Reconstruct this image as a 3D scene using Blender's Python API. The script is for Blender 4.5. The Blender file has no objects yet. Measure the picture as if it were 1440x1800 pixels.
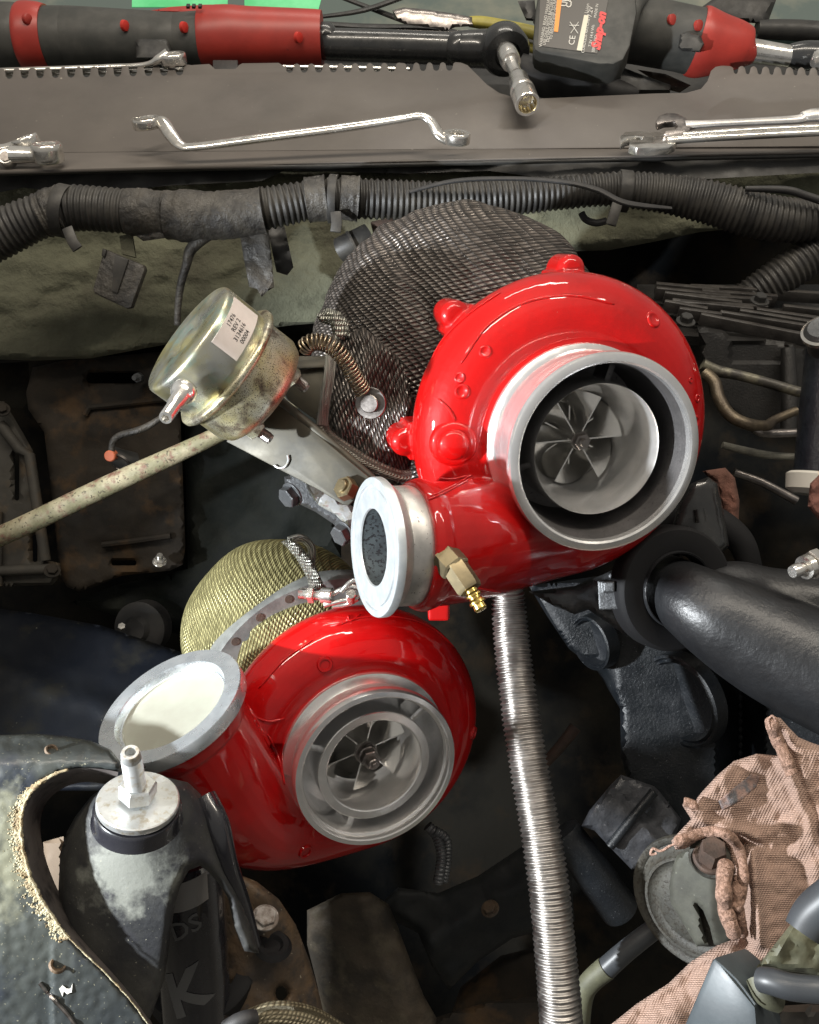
import bpy, bmesh, math, random
from mathutils import Vector, Matrix, noise, geometry
random.seed(7)
SC = bpy.context.scene
COL = SC.collection
# ------------------------------------------------------------------ camera
FP = 1623.0                                   # focal length in photo pixels (1440 x 1800)
CM = Matrix.Translation((0, 0, 1.35)) @ Matrix.Rotation(math.radians(90 - 38), 4, 'X')
C3 = CM.to_3x3()
cam = bpy.data.cameras.new('camera')
cam.sensor_fit = 'VERTICAL'; cam.sensor_height = 24; cam.lens = 24 * FP / 1800
cam.clip_start = .01; cam.clip_end = 100
co = bpy.data.objects.new('camera', cam); COL.objects.link(co); co.matrix_world = CM
SC.camera = co
def DV(x, y, z): return (C3 @ Vector((x, y, z))).normalized()
DZ = 0.0
def P(px, py, d):
    d = d + DZ
    return CM @ Vector(((px - 720) / FP * d, (900 - py) / FP * d, -d))
# ------------------------------------------------------------------ world and lamps
w = bpy.data.worlds.new('World'); SC.world = w; w.use_nodes = True
nt = w.node_tree; bg = nt.nodes['Background']
tc = nt.nodes.new('ShaderNodeTexCoord'); sx = nt.nodes.new('ShaderNodeSeparateXYZ')
cr = nt.nodes.new('ShaderNodeValToRGB'); mr = nt.nodes.new('ShaderNodeMapRange')
mr.inputs[1].default_value = -1; mr.inputs[2].default_value = 1
nt.links.new(tc.outputs['Generated'], sx.inputs[0]); nt.links.new(sx.outputs[2], mr.inputs[0])
nt.links.new(mr.outputs[0], cr.inputs[0]); nt.links.new(cr.outputs[0], bg.inputs[0])
cr.color_ramp.elements[0].color = (.03, .03, .032, 1); cr.color_ramp.elements[0].position = .46
cr.color_ramp.elements[1].color = (1.15, 1.1, 1.0, 1); cr.color_ramp.elements[1].position = 1.0
e_ = cr.color_ramp.elements.new(.53); e_.color = (.80, .78, .74, 1)
bg.inputs[1].default_value = 0.31
def lamp(name, kind, pos, target, power, color, size=.05, sy=None, cone=None, blend=.3):
    l = bpy.data.lights.new(name, kind); l.energy = power; l.color = color
    if kind == 'AREA':
        l.shape = 'RECTANGLE'; l.size = size; l.size_y = sy or size
    else:
        l.shadow_soft_size = size
    if kind == 'SPOT':
        l.spot_size = math.radians(cone); l.spot_blend = blend
    o = bpy.data.objects.new(name, l); COL.objects.link(o)
    o.location = pos; o.rotation_euler = (Vector(target) - Vector(pos)).to_track_quat('-Z', 'Y').to_euler()
    return o
KEY = CM @ Vector((-.78, -.11, -.21))
lamp('work_lamp', 'SPOT', KEY, CM @ Vector((.03, -.10, -.66)) , 105, (.93, .97, 1.0), .018, cone=64, blend=.4)
lamp('ceiling_tube', 'AREA', (-.55, .25, 3.0), (0, .5, .9), 24, (1, .90, .76), .06, 1.6)
lamp('ceiling_tube', 'AREA', (.75, .55, 2.9), (0.1, .6, .9), 24, (1, .90, .76), .06, 1.6)
lamp('ceiling_tube', 'AREA', (.1, 1.9, 2.7), (0, .7, .9), 10, (1, .93, .82), 1.2, .10)
SC.view_settings.view_transform = 'Standard'; SC.view_settings.look = 'None'
SC.view_settings.exposure = 0; SC.view_settings.gamma = 1
# ------------------------------------------------------------------ materials
def mat(name, c1, c2=None, scale=30, rough=.5, rough2=None, metal=0, coat=0, bump=0, bscale=300, bdist=.001,
        speck=None, sscale=400, sthr=.62, detail=6, patch=None, c3=None, thr=(.4, .6), emit=None, aniso=0, wave=None, spec=.5):
    m = bpy.data.materials.new(name); m.use_nodes = True
    n = m.node_tree.nodes; L = m.node_tree.links; b = n['Principled BSDF']
    b.inputs['Metallic'].default_value = metal; b.inputs['Roughness'].default_value = rough; b.inputs['Specular IOR Level'].default_value = spec
    b.inputs['Coat Weight'].default_value = coat; b.inputs['Coat Roughness'].default_value = .035
    t = n.new('ShaderNodeTexCoord')
    def nz(sc, det=detail, off=0):
        mp = n.new('ShaderNodeMapping'); mp.inputs[1].default_value = (off, off * .7, off * .3)
        L.new(t.outputs['Object'], mp.inputs[0])
        x = n.new('ShaderNodeTexNoise'); x.inputs['Scale'].default_value = sc; x.inputs['Detail'].default_value = det
        x.inputs['Roughness'].default_value = .62
        L.new(mp.outputs[0], x.inputs['Vector']); return x.outputs['Fac']
    def rng(s, a, z, lo=0, hi=1):
        x = n.new('ShaderNodeMapRange'); x.inputs[1].default_value = a; x.inputs[2].default_value = z
        x.inputs[3].default_value = lo; x.inputs[4].default_value = hi; L.new(s, x.inputs[0]); return x.outputs[0]
    def mix(f, a, c):
        x = n.new('ShaderNodeMix'); x.data_type = 'RGBA'
        L.new(f, x.inputs[0])
        for k, v in ((6, a), (7, c)):
            if isinstance(v, tuple): x.inputs[k].default_value = (*v, 1)
            else: L.new(v, x.inputs[k])
        return x.outputs[2]
    colr = c1
    if c2: colr = mix(rng(nz(scale), thr[0], thr[1]), colr, c2)
    if c3: colr = mix(rng(nz(scale * 2.3, off=3.1), .52, .66), colr, c3)
    if patch:     # UV patch: dried dust on the fender, dust and painted lamplight on the skirt
        u0, v0, ru, rv, pc = patch
        mp = n.new('ShaderNodeMapping'); mp.inputs[1].default_value = (-u0 / ru, -v0 / rv, 0); mp.inputs[3].default_value = (1 / ru, 1 / rv, 1)
        L.new(t.outputs['UV'], mp.inputs[0]); ln = n.new('ShaderNodeVectorMath'); ln.operation = 'LENGTH'; L.new(mp.outputs[0], ln.inputs[0])
        ad = n.new('ShaderNodeMath'); ad.operation = 'ADD'; L.new(rng(ln.outputs['Value'], .2, 1.3, 1, -.4), ad.inputs[0]); L.new(rng(nz(scale * 4, 8, 4.4), .3, .7, -.5, .5), ad.inputs[1])
        colr = mix(rng(ad.outputs[0], .25, .75), colr, pc)
    if speck: colr = mix(rng(nz(sscale, 3, 5.7), sthr, sthr + .03), colr, speck)
    if isinstance(colr, tuple): b.inputs['Base Color'].default_value = (*colr, 1)
    else: L.new(colr, b.inputs['Base Color'])
    if rough2 is not None:
        L.new(rng(nz(scale * 1.7, off=1.3), .38, .62, rough, rough2), b.inputs['Roughness'])
    if bump:
        bp = n.new('ShaderNodeBump'); bp.inputs['Strength'].default_value = bump; bp.inputs['Distance'].default_value = bdist
        L.new(nz(bscale, 5, 2.2), bp.inputs['Height']); L.new(bp.outputs[0], b.inputs['Normal'])
    if aniso:
        b.inputs['Anisotropic'].default_value = aniso
        tg = n.new('ShaderNodeTangent'); tg.direction_type = 'RADIAL'; tg.axis = 'Z'
        L.new(tg.outputs[0], b.inputs['Tangent'])
    if emit:
        b.inputs['Emission Color'].default_value = (*emit[0], 1); b.inputs['Emission Strength'].default_value = emit[1]
    return m
def weave(name, ca, cb, nu, nv, metal=.3, rough=.35, glint=.6, bdist=.001, herring=False):
    """twill cloth from the sheet's own UV: short slanted yarns in rows"""
    m = bpy.data.materials.new(name); m.use_nodes = True
    n = m.node_tree.nodes; L = m.node_tree.links; b = n['Principled BSDF']
    tc = n.new('ShaderNodeTexCoord'); sp = n.new('ShaderNodeSeparateXYZ')
    dn = n.new('ShaderNodeTexNoise'); dn.inputs['Scale'].default_value = 4; dn.inputs['Detail'].default_value = 1
    L.new(tc.outputs['UV'], dn.inputs['Vector'])
    L.new(tc.outputs['UV'], sp.inputs[0])
    def M(op, a, c=None, d=None):
        x = n.new('ShaderNodeMath'); x.operation = op
        for k, v in enumerate((a, c, d)):
            if v is None: continue
            if isinstance(v, (int, float)): x.inputs[k].default_value = v
            else: L.new(v, x.inputs[k])
        return x.outputs[0]
    wob = M('MULTIPLY', M('SUBTRACT', dn.outputs['Fac'], .5), .035)
    u = M('MULTIPLY', M('ADD', sp.outputs[0], wob), nu); v = M('MULTIPLY', M('ADD', sp.outputs[1], wob), nv)
    row = M('FLOOR', v); fv = M('FRACT', v)
    sh = M('ADD', M('MULTIPLY', row, .36), M('MULTIPLY', fv, .5))
    fu = M('FRACT', M('ADD', u, sh))
    # yarn bead profile
    a1 = M('SUBTRACT', 1, M('ABSOLUTE', M('SUBTRACT', M('MULTIPLY', fu, 2), 1)))
    a2 = M('SUBTRACT', 1, M('ABSOLUTE', M('SUBTRACT', M('MULTIPLY', fv, 2), 1)))
    h = M('MULTIPLY', M('POWER', a1, .6), M('POWER', a2, .6))
    wn = n.new('ShaderNodeTexWhiteNoise'); wn.noise_dimensions = '2D'
    cx = n.new('ShaderNodeCombineXYZ'); L.new(M('FLOOR', M('ADD', u, sh)), cx.inputs[0]); L.new(row, cx.inputs[1])
    L.new(cx.outputs[0], wn.inputs['Vector'])
    mx = n.new('ShaderNodeMix'); mx.data_type = 'RGBA'
    mx.inputs[6].default_value = (*ca, 1); mx.inputs[7].default_value = (*cb, 1)
    fac = M('MULTIPLY', M('POWER', h, .9), M('ADD', M('MULTIPLY', wn.outputs['Value'], .5), .6))
    fac.node.use_clamp = True
    L.new(fac, mx.inputs[0]); L.new(mx.outputs[2], b.inputs['Base Color'])
    b.inputs['Metallic'].default_value = metal
    L.new(M('ADD', M('MULTIPLY', wn.outputs['Value'], .25), rough), b.inputs['Roughness'])
    bp = n.new('ShaderNodeBump'); bp.inputs['Strength'].default_value = .9; bp.inputs['Distance'].default_value = bdist
    L.new(h, bp.inputs['Height']); L.new(bp.outputs[0], b.inputs['Normal'])
    return m
M_ = dict(
 red=mat('red_paint', (.44, .001, .001), (.34, .001, .001), 16, rough=.5, coat=.9, bump=.34, bscale=110, bdist=.0011, spec=.15, speck=(.42, .05, .04), sscale=420, sthr=.73),
 red2=mat('smooth_red_paint', (.48, .001, .002), (.40, .001, .001), 16, rough=.5, coat=.9, bump=.10, bscale=60, bdist=.001, spec=.15),
 alu=mat('machined_aluminium', (.88, .87, .86), (.80, .80, .80), 60, rough=.20, rough2=.27, metal=.82, aniso=.6),
 alud=mat('worn_aluminium', (.56, .54, .52), (.44, .43, .42), 50, rough=.34, rough2=.48, metal=.8, bump=.1, bscale=700, bdist=.0004, speck=(.10, .09, .09), sscale=500, sthr=.66, aniso=.5),
 aluf=mat('pale_flange_face', (.74, .78, .80), (.62, .67, .70), 90, rough=.42, metal=.75, bump=.05, bscale=900, bdist=.0004),
 cast=mat('cast_bore', (.20, .19, .19), (.15, .145, .145), 60, rough=.5, metal=.8, bump=.45, bscale=900, bdist=.0006, speck=(.05, .05, .05), sscale=700, sthr=.64),
 bore=mat('speckled_bore', (.11, .135, .145), (.075, .09, .10), 80, rough=.55, metal=0, speck=(.03, .03, .035), sscale=420, sthr=.54),
 blade=mat('polished_blade', (.86, .84, .80), (.84, .82, .78), 70, rough=.24, metal=.9),
 nut=mat('dark_steel', (.34, .31, .29), (.22, .20, .19), 120, rough=.28, rough2=.4, metal=1, bump=.1, bscale=900, bdist=.0003),
 chrome=mat('chrome', (.86, .84, .80), (.70, .67, .62), 60, rough=.14, rough2=.27, metal=.9, bump=.05, bscale=500, bdist=.0005),
 zinc=mat('yellow_zinc_plate', (.60, .60, .54), (.58, .53, .28), 26, rough=.26, rough2=.38, metal=.95, bump=.12, bscale=500, bdist=.0004, c3=(.46, .58, .50), speck=(.10, .08, .06), sscale=1500, sthr=.68),
 zincr=mat('rust_stained_zinc', (.58, .56, .46), (.52, .46, .25), 30, rough=.3, rough2=.45, metal=.85, bump=.2, bscale=600, bdist=.0005, c3=(.15, .11, .08), speck=(.07, .055, .04), sscale=1300, sthr=.57),
 gold=mat('gold_zinc_bracket', (.066, .060, .044), (.045, .043, .035), 30, rough=.5, rough2=.6, metal=.4, bump=.1, bscale=500, bdist=.0004),
 label=mat('paper_label', (.66, .60, .57), (.60, .55, .52), 40, rough=.5),
 ink=mat('black_ink', (.02, .02, .02), rough=.5),
 white=mat('white_print', (.62, .60, .55), rough=.5),
 grey_print=mat('grey_print', (.11, .11, .11), rough=.4),
 redprint=mat('red_print', (.65, .05, .05), rough=.5),
 orange=mat('orange_print', (.85, .30, .05), rough=.5),
 brass=mat('brass', (.80, .60, .18), (.70, .50, .15), 60, rough=.25, metal=1),
 brassd=mat('dull_brass', (.24, .195, .115), (.17, .14, .085), 60, rough=.42, metal=.85, bump=.15, bscale=700, bdist=.0004),
 cowl=mat('grey_plastic', (.122, .108, .096), (.080, .071, .064), 5, rough=.5, rough2=.66, bump=.2, bscale=900, bdist=.0004, speck=(.30, .27, .23), sscale=160, sthr=.72, detail=9, c3=(.10, .088, .08), thr=(.35, .65)),
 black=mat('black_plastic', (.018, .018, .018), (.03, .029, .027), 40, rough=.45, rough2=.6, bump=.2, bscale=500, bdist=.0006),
 rubber=mat('black_rubber', (.016, .016, .017), (.026, .025, .025), 60, rough=.6, bump=.2, bscale=600, bdist=.0005),
 loom=mat('dusty_black_conduit', (.016, .015, .014), (.042, .039, .034), 35, rough=.45, rough2=.6, bump=.2, bscale=400, bdist=.0006, c3=(.025, .024, .023)),
 tape=mat('dusty_cloth_tape', (.024, .022, .020), (.065, .059, .050), 45, rough=.36, rough2=.65, bump=.9, bscale=130, bdist=.003, detail=8),
 grip=mat('black_rubber_grip', (.035, .036, .033), (.055, .054, .049), 30, rough=.5, rough2=.65, bump=.15, bscale=600, bdist=.0005),
 redp=mat('red_plastic', (.36, .035, .025), (.30, .03, .022), 30, rough=.4, bump=.1, bscale=700, bdist=.0004, speck=(.12, .02, .02), sscale=120, sthr=.72),
 blkmet=mat('satin_black_metal', (.02, .021, .022), (.03, .03, .03), 40, rough=.22, rough2=.34, coat=.4),
 insul=mat('fibre_insulation', (.070, .070, .047), (.145, .148, .100), 6, rough=.95, bump=.9, bscale=110, bdist=.004, c3=(.075, .073, .05), detail=10, thr=(.35, .65)),
 rust=mat('rusty_brown_metal', (.026, .021, .016), (.012, .011, .010), 9, spec=.15, rough=.65, rough2=.8, bump=.4, bscale=160, bdist=.0015, c3=(.055, .034, .018), detail=9),
 rustb=mat('rust_brown_frame', (.11, .070, .038), (.05, .038, .028), 22, rough=.6, rough2=.8, bump=.7, bscale=220, bdist=.0015, c3=(.03, .026, .024), speck=(.3, .27, .2), sscale=240, sthr=.70, detail=9),
 rod=mat('weathered_tube', (.26, .23, .15), (.15, .14, .08), 45, rough=.6, rough2=.75, bump=.7, bscale=400, bdist=.0008, c3=(.12, .06, .04), speck=(.06, .05, .03), sscale=300, sthr=.6),
 fender=mat('dusty_fender', (.022, .026, .028), (.050, .055, .050), 9, rough=.42, rough2=.32, bump=.2, bscale=300, bdist=.0009, c3=(.018, .022, .030), speck=(.22, .21, .15), sscale=520, sthr=.67, detail=10, thr=(.36, .62), patch=(.03, 1.50, .075, .15, (.15, .15, .108))),
 crust=mat('flaking_sealant', (.40, .37, .25), (.26, .20, .11), 120, rough=.85, bump=1, bscale=420, bdist=.002, c3=(.16, .11, .06)),
 navy=mat('dark_blue_paint', (.003, .004, .0065), (.006, .007, .009), 7, c3=(.010, .010, .009), spec=.08, rough=.5, rough2=.5, bump=.2, bscale=300, bdist=.001, speck=(.10, .10, .08), sscale=260, sthr=.72),
 mount=mat('dusty_lit_black_paint', (.018, .019, .021), (.05, .05, .046), 16, patch=(.22, 1.53, .12, .11, (.16, .165, .145)), rough=.32, rough2=.6, bump=.5, bscale=240, bdist=.0009, c3=(.022, .022, .026), speck=(.25, .24, .19), sscale=380, sthr=.69, detail=9),  # pale patch paints the lamp-lit area of the skirt along with its dust
 blackgloss=mat('gloss_black_paint', (.012, .012, .016), (.02, .02, .024), 30, rough=.2, rough2=.3, coat=.7, bump=.1, bscale=200, bdist=.0006, speck=(.12, .11, .09), sscale=500, sthr=.72),
 steel=mat('bright_zinc', (.72, .74, .74), (.60, .62, .62), 80, rough=.38, metal=.8, bump=.15, bscale=700, bdist=.0004, c3=(.5, .46, .38)),
 flex=mat('stainless_flex', (.42, .40, .38), (.30, .285, .27), 60, rough=.30, rough2=.46, metal=1),
 pipe=mat('lumpy_black_paint', (.012, .0125, .014), (.017, .018, .020), 30, rough=.33, rough2=.42, bump=.5, bscale=210, bdist=.0010),
 block=mat('oily_black_block', (.005, .007, .009), (.010, .012, .015), 25, rough=.3, rough2=.55, bump=.8, bscale=420, bdist=.0007, speck=(.20, .21, .22), sscale=600, sthr=.69),
 caster=mat('grey_casting', (.12, .125, .13), (.08, .083, .088), 60, rough=.4, metal=.6, bump=.6, bscale=500, bdist=.0008),
 matte=mat('matte_black_ring', (.010, .010, .011), rough=.7, bump=.1, spec=.25),
 deep=mat('deep_shade_grime', (.004, .0045, .005), (.013, .012, .010), 7, c3=(.018, .014, .010), rough=.8, spec=.02, bump=.4, bscale=120, bdist=.002),
 rag=mat('red_shop_rag', (.52, .34, .27), (.33, .20, .155), 520, rough=.95, bump=1, bscale=650, bdist=.0022, speck=(.13, .07, .055), sscale=170, sthr=.70, thr=(.44, .62), detail=3),
 ragh=mat('rag_hem_thread', (.40, .25, .19), (.20, .12, .085), 420, rough=.95, bump=1, bscale=500, bdist=.0025, detail=3),
 ragw=weave('rag_cloth', (.27, .18, .142), (.50, .345, .275), 190, 270, metal=0, rough=.9, bdist=.0009),
 ragb=mat('dark_brown_rag', (.16, .07, .05), (.11, .05, .035), 40, rough=.95, bump=1, bscale=700, bdist=.0015),  # one darker brown for the small rag scrap
 stain=mat('grease_stain', (.12, .12, .13), (.3, .2, .17), 120, rough=.9, bump=1, bscale=900, bdist=.001),
 horn=mat('dusty_grey_paint', (.045, .044, .038), (.065, .063, .053), 40, rough=.6, bump=.6, bscale=500, bdist=.001, speck=(.03, .026, .02), sscale=420, sthr=.55, c3=(.05, .045, .035)),
 hornp=mat('olive_grey_bracket', (.085, .086, .070), (.06, .06, .05), 50, rough=.5, rough2=.65, bump=.3, bscale=400, bdist=.0006, speck=(.32, .33, .26), sscale=300, sthr=.70),
 rustbolt=mat('brown_bolt', (.10, .065, .05), (.07, .05, .04), 120, rough=.7, metal=.3, bump=.6, bscale=900, bdist=.0006),
 box=mat('blue_grey_plastic', (.060, .075, .084), (.045, .055, .062), 30, rough=.4, rough2=.5, bump=.08, bscale=300, bdist=.0005),
 hose=mat('grey_rubber_hose', (.045, .050, .056), (.035, .038, .042), 30, rough=.42),
 olive=mat('olive_plastic', (.105, .105, .065), (.07, .07, .045), 60, rough=.6, bump=.3, bscale=400, bdist=.0006),
 glass=mat('windscreen_glass', (.10, .13, .12), (.24, .24, .19), 3.5, rough=.15, coat=.5, thr=(.45, .6)),
 green=mat('reflected_green_glow', (.05, .3, .1), (.16, .5, .25), 9, rough=.6, emit=((.12, .70, .28), .42)),
 yellow=mat('yellow_grip', (.38, .33, .06), (.30, .26, .05), 40, rough=.5),
 cream=mat('pale_cream_cover', (.30, .31, .26), (.25, .25, .21), 14, rough=.28, rough2=.4, coat=.2, bump=.03),
 braid=weave('braided_steel', (.12, .12, .11), (.62, .62, .56), 30, 30, metal=.9, rough=.3),
 carbon=weave('basalt_blanket', (.014, .0125, .012), (.23, .20, .178), 52, 92, metal=.55, rough=.24, bdist=.0022),
 goldw=weave('titanium_blanket', (.11, .10, .045), (.50, .46, .22), 50, 78, metal=.5, rough=.32, bdist=.0016),
 hem=weave('silver_hem', (.10, .10, .09), (.70, .70, .62), 60, 12, metal=.8, rough=.3, bdist=.0015),
 springm=mat('bronze_spring_wire', (.36, .30, .22), (.26, .21, .15), 90, rough=.3, metal=1),
 cloth2=mat('ivory_pipe', (.20, .195, .16), (.10, .097, .08), 50, rough=.5, bump=.3, bscale=300),
)
# ------------------------------------------------------------------ mesh helpers
def fr(o, z, x=None):
    """frame at world point o, local z along world vector z"""
    z = z.normalized(); x = (x if x is not None else C3 @ Vector((1, 0, 0)))
    x = (x - z * x.dot(z))
    if x.length < 1e-5: x = C3 @ Vector((0, 1, 0)); x = x - z * x.dot(z)
    x.normalize(); y = z.cross(x)
    m = Matrix((x, y, z)).transposed().to_4x4(); m.translation = o
    return m
def ell(cx, cy, a, b, ang, R=None, d=None):
    """frame of a circle seen as an ellipse (photo pixels); its face leans towards ang (degrees, y up)"""
    if d is None: d = FP * R / a
    X = (cx - 720) / FP; Y = (900 - cy) / FP
    r = Vector((-X, -Y, 1)).normalized(); t = math.acos(min(1, b / a)); g = math.radians(ang)
    e = Vector((math.cos(g), math.sin(g), 0)); e = (e - r * e.dot(r)).normalized()
    return fr(P(cx, cy, d), C3 @ (r * math.cos(t) + e * math.sin(t)))
def onplane(M, px, py):
    """where the sight line of a photo pixel meets the plane of frame M, in its local x, y"""
    o = CM.translation; dr = P(px, py, 1) - o; n = M.to_3x3() @ Vector((0, 0, 1))
    k = (M.translation - o).dot(n) / dr.dot(n)
    q = M.inverted() @ (o + dr * k); return (q.x, q.y)
def T(x=0, y=0, z=0): return Matrix.Translation((x, y, z))
def spline(pts, k=8):
    out = []; n = len(pts)
    for i in range(n - 1):
        p0, p1, p2, p3 = pts[max(0, i - 1)], pts[i], pts[i + 1], pts[min(n - 1, i + 2)]
        for j in range(k):
            t = j / k
            out.append(tuple(.5 * (2 * b + (c - a) * t + (2 * a - 5 * b + 4 * c - e) * t * t + (3 * b - a - 3 * c + e) * t ** 3)
                             for a, b, c, e in zip(p0, p1, p2, p3)))
    out.append(tuple(pts[-1])); return out
class MB:
    def __init__(s): s.v = []; s.f = []; s.uv = {}
    def add(s, vs, fs, uvs=None):
        o = len(s.v); s.v += [Vector(x) for x in vs]; s.f += [tuple(i + o for i in q) for q in fs]
        if uvs:
            for i, q in enumerate(uvs): s.uv[o + i] = q
        return s
    def lathe(s, M, prof, n=48, a0=0, a1=360, closed=False):
        full = abs(a1 - a0) >= 359.9; m = n if full else n + 1
        vs = []; uvs = []
        for i in range(m):
            a = math.radians(a0 + (a1 - a0) * i / n); c, q = math.cos(a), math.sin(a)
            for j, (r, z) in enumerate(prof): vs.append(M @ Vector((r * c, r * q, z))); uvs.append((i / n, j / max(1, len(prof) - 1)))
        k = len(prof); fs = []
        for i in range(n):
            i2 = (i + 1) % m
            for j in range(k if closed else k - 1):
                j2 = (j + 1) % k
                fs.append((i * k + j, i2 * k + j, i2 * k + j2, i * k + j2))
        return s.add(vs, fs, uvs)
    def tube(s, pts, rad, n=14, cap=True, flat=1.0, up=None):
        pts = [Vector(p) for p in pts]; N = len(pts)
        if not hasattr(rad, '__len__'): rad = [rad] * N
        t0 = (pts[1] - pts[0]).normalized()
        nn = up.copy() if up is not None else (Vector((0, 0, 1)) if abs(t0.z) < .9 else Vector((1, 0, 0)))
        nn = (nn - t0 * nn.dot(t0)).normalized(); vs = []; uvs = []; L = 0
        for i in range(N):
            t = (pts[min(N - 1, i + 1)] - pts[max(0, i - 1)]).normalized()
            nn = (nn - t * nn.dot(t)).normalized(); bb = t.cross(nn)
            if i: L += (pts[i] - pts[i - 1]).length
            for j in range(n):
                a = 2 * math.pi * j / n
                vs.append(pts[i] + (nn * math.cos(a) * flat + bb * math.sin(a)) * rad[i]); uvs.append((L, j / n))
        fs = [(i * n + j, i * n + (j + 1) % n, (i + 1) * n + (j + 1) % n, (i + 1) * n + j) for i in range(N - 1) for j in range(n)]
        if cap: fs.append(tuple(range(n))[::-1]); fs.append(tuple((N - 1) * n + j for j in range(n)))
        return s.add(vs, fs, uvs)
    def box(s, M, x, y, z):
        x, y, z = x / 2, y / 2, z / 2
        vs = [M @ Vector((a, b, c)) for a in (-x, x) for b in (-y, y) for c in (-z, z)]
        return s.add(vs, [(0, 1, 3, 2), (4, 6, 7, 5), (0, 4, 5, 1), (2, 3, 7, 6), (0, 2, 6, 4), (1, 5, 7, 3)])
    def prism(s, M, poly, z0, z1, holes=()):
        loops = [list(poly)] + [list(h) for h in holes]
        flat = [p for l in loops for p in l]
        tris = geometry.tessellate_polygon([[Vector((p[0], p[1], 0)) for p in l] for l in loops])
        n = len(flat); vs = [M @ Vector((p[0], p[1], z)) for z in (z0, z1) for p in flat]; fs = []
        for t in tris:
            a, b, c = (flat[i] for i in t)
            ccw = (b[0] - a[0]) * (c[1] - a[1]) - (b[1] - a[1]) * (c[0] - a[0]) > 0
            t = tuple(t) if ccw else tuple(t)[::-1]
            fs.append(tuple(i + n for i in t)); fs.append(t[::-1])
        o = 0
        for li, l in enumerate(loops):
            k = len(l); ar = sum(l[i][0] * l[(i + 1) % k][1] - l[(i + 1) % k][0] * l[i][1] for i in range(k))
            flip = (ar > 0) == (li == 0)
            for i in range(k):
                q = (o + i, o + (i + 1) % k, o + (i + 1) % k + n, o + i + n)
                fs.append(q if flip else q[::-1])
            o += k
        return s.add(vs, fs)
    def plate(s, M, px, t, holes=(), z=0):
        return s.prism(M, [onplane(M, *p) for p in px], z - t, z, [[onplane(M, *p) for p in h] for h in holes])
    def cyl(s, M, r, z0, z1, n=24, ch=0):
        pr = [(0, z0), (r - ch, z0), (r, z0 + ch), (r, z1 - ch), (r - ch, z1), (0, z1)] if ch else [(0, z0), (r, z0), (r, z1), (0, z1)]
        return s.lathe(M, pr, n)
    def hexa(s, M, r, z0, z1, rot=0):
        p = [(r * math.cos(math.radians(60 * i + rot)), r * math.sin(math.radians(60 * i + rot))) for i in range(6)]
        q = [(x * .9, y * .9) for x, y in p]; h = (z1 - z0) * .12
        n = 6; vs = [M @ Vector((*a, z)) for l, z in ((p, z0), (p, z1 - h), (q, z1)) for a in l]
        fs = [(k * 6 + i, k * 6 + (i + 1) % 6, k * 6 + 6 + (i + 1) % 6, k * 6 + 6 + i) for k in range(2) for i in range(6)]
        fs += [tuple(range(12, 18)), tuple(range(6))[::-1]]
        return s.add(vs, fs)
    def thread(s, M, r, z0, z1, pitch=.0012, n=16):
        pr = [(0, z0)]; k = int((z1 - z0) / pitch)
        for i in range(k): pr += [(r, z0 + i * pitch), (r * .88, z0 + (i + .5) * pitch)]
        pr += [(r * .9, z1), (0, z1)]
        return s.lathe(M, pr, n)
    def sheet(s, fn, nu, nv, su=1, sv=1):
        vs = []; uvs = []
        for i in range(nu + 1):
            for j in range(nv + 1):
                vs.append(fn(i / nu, j / nv)); uvs.append((i / nu * su, j / nv * sv))
        fs = [(i * (nv + 1) + j, (i + 1) * (nv + 1) + j, (i + 1) * (nv + 1) + j + 1, i * (nv + 1) + j + 1) for i in range(nu) for j in range(nv)]
        return s.add(vs, fs, uvs)
    def relief(s, px, dfn, step=8, holes=(), edge=0, ew=20, th=.003):
        """sheet whose outline is px; dfn gives its real distance; rolled edges, closed back"""
        def dens(l):
            o = []
            for i in range(len(l)):
                a, b = l[i], l[(i + 1) % len(l)]; k = max(1, int(math.dist(a, b) / step))
                o += [(a[0] + (b[0] - a[0]) * j / k, a[1] + (b[1] - a[1]) * j / k) for j in range(k)]
            return o
        loops = [dens(px)] + [dens(h) for h in holes]
        pts = []; ed = []
        for l in loops:
            o = len(pts); pts += l; ed += [(o + i, o + (i + 1) % len(l)) for i in range(len(l))]
        nb = len(pts); bnd = list(pts)
        def inside(p, l):
            c = False; j = len(l) - 1
            for i in range(len(l)):
                if (l[i][1] > p[1]) != (l[j][1] > p[1]) and p[0] < (l[j][0] - l[i][0]) * (p[1] - l[i][1]) / (l[j][1] - l[i][1]) + l[i][0]: c = not c
                j = i
            return c
        xs = [p[0] for p in loops[0]]; ys = [p[1] for p in loops[0]]; dist = [0.0] * nb
        y = min(ys) + step / 2; k = 0
        while y < max(ys):
            x = min(xs) + (step / 2 if k % 2 else 0)
            while x < max(xs):
                if inside((x, y), loops[0]) and not any(inside((x, y), h) for h in loops[1:]):
                    dd = min((bx - x) ** 2 + (by - y) ** 2 for bx, by in bnd)
                    if dd > (step * .45) ** 2: pts.append((x, y)); dist.append(math.sqrt(dd))
                x += step
            y += step * .87; k += 1
        r = geometry.delaunay_2d_cdt([Vector(p) for p in pts], ed, [], 0, 1e-4)
        vv, tris, orig = r[0], r[2], r[3]
        keep = []
        for t in tris:
            c = (sum(vv[i][0] for i in t) / 3, sum(vv[i][1] for i in t) / 3)
            if inside(c, loops[0]) and not any(inside(c, h) for h in loops[1:]): keep.append(tuple(t))
        n = len(vv); fw = []; bw = []
        for i, q in enumerate(vv):
            e = dist[orig[i][0]] if orig[i] else 0
            k = max(0, 1 - e / ew); dd = dfn(q[0], q[1]) + edge * (1 - math.sqrt(max(0, 1 - k * k)))
            fw.append(P(q[0], q[1], dd)); bw.append(P(q[0], q[1], dd + th))
        cnt = {}
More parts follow.
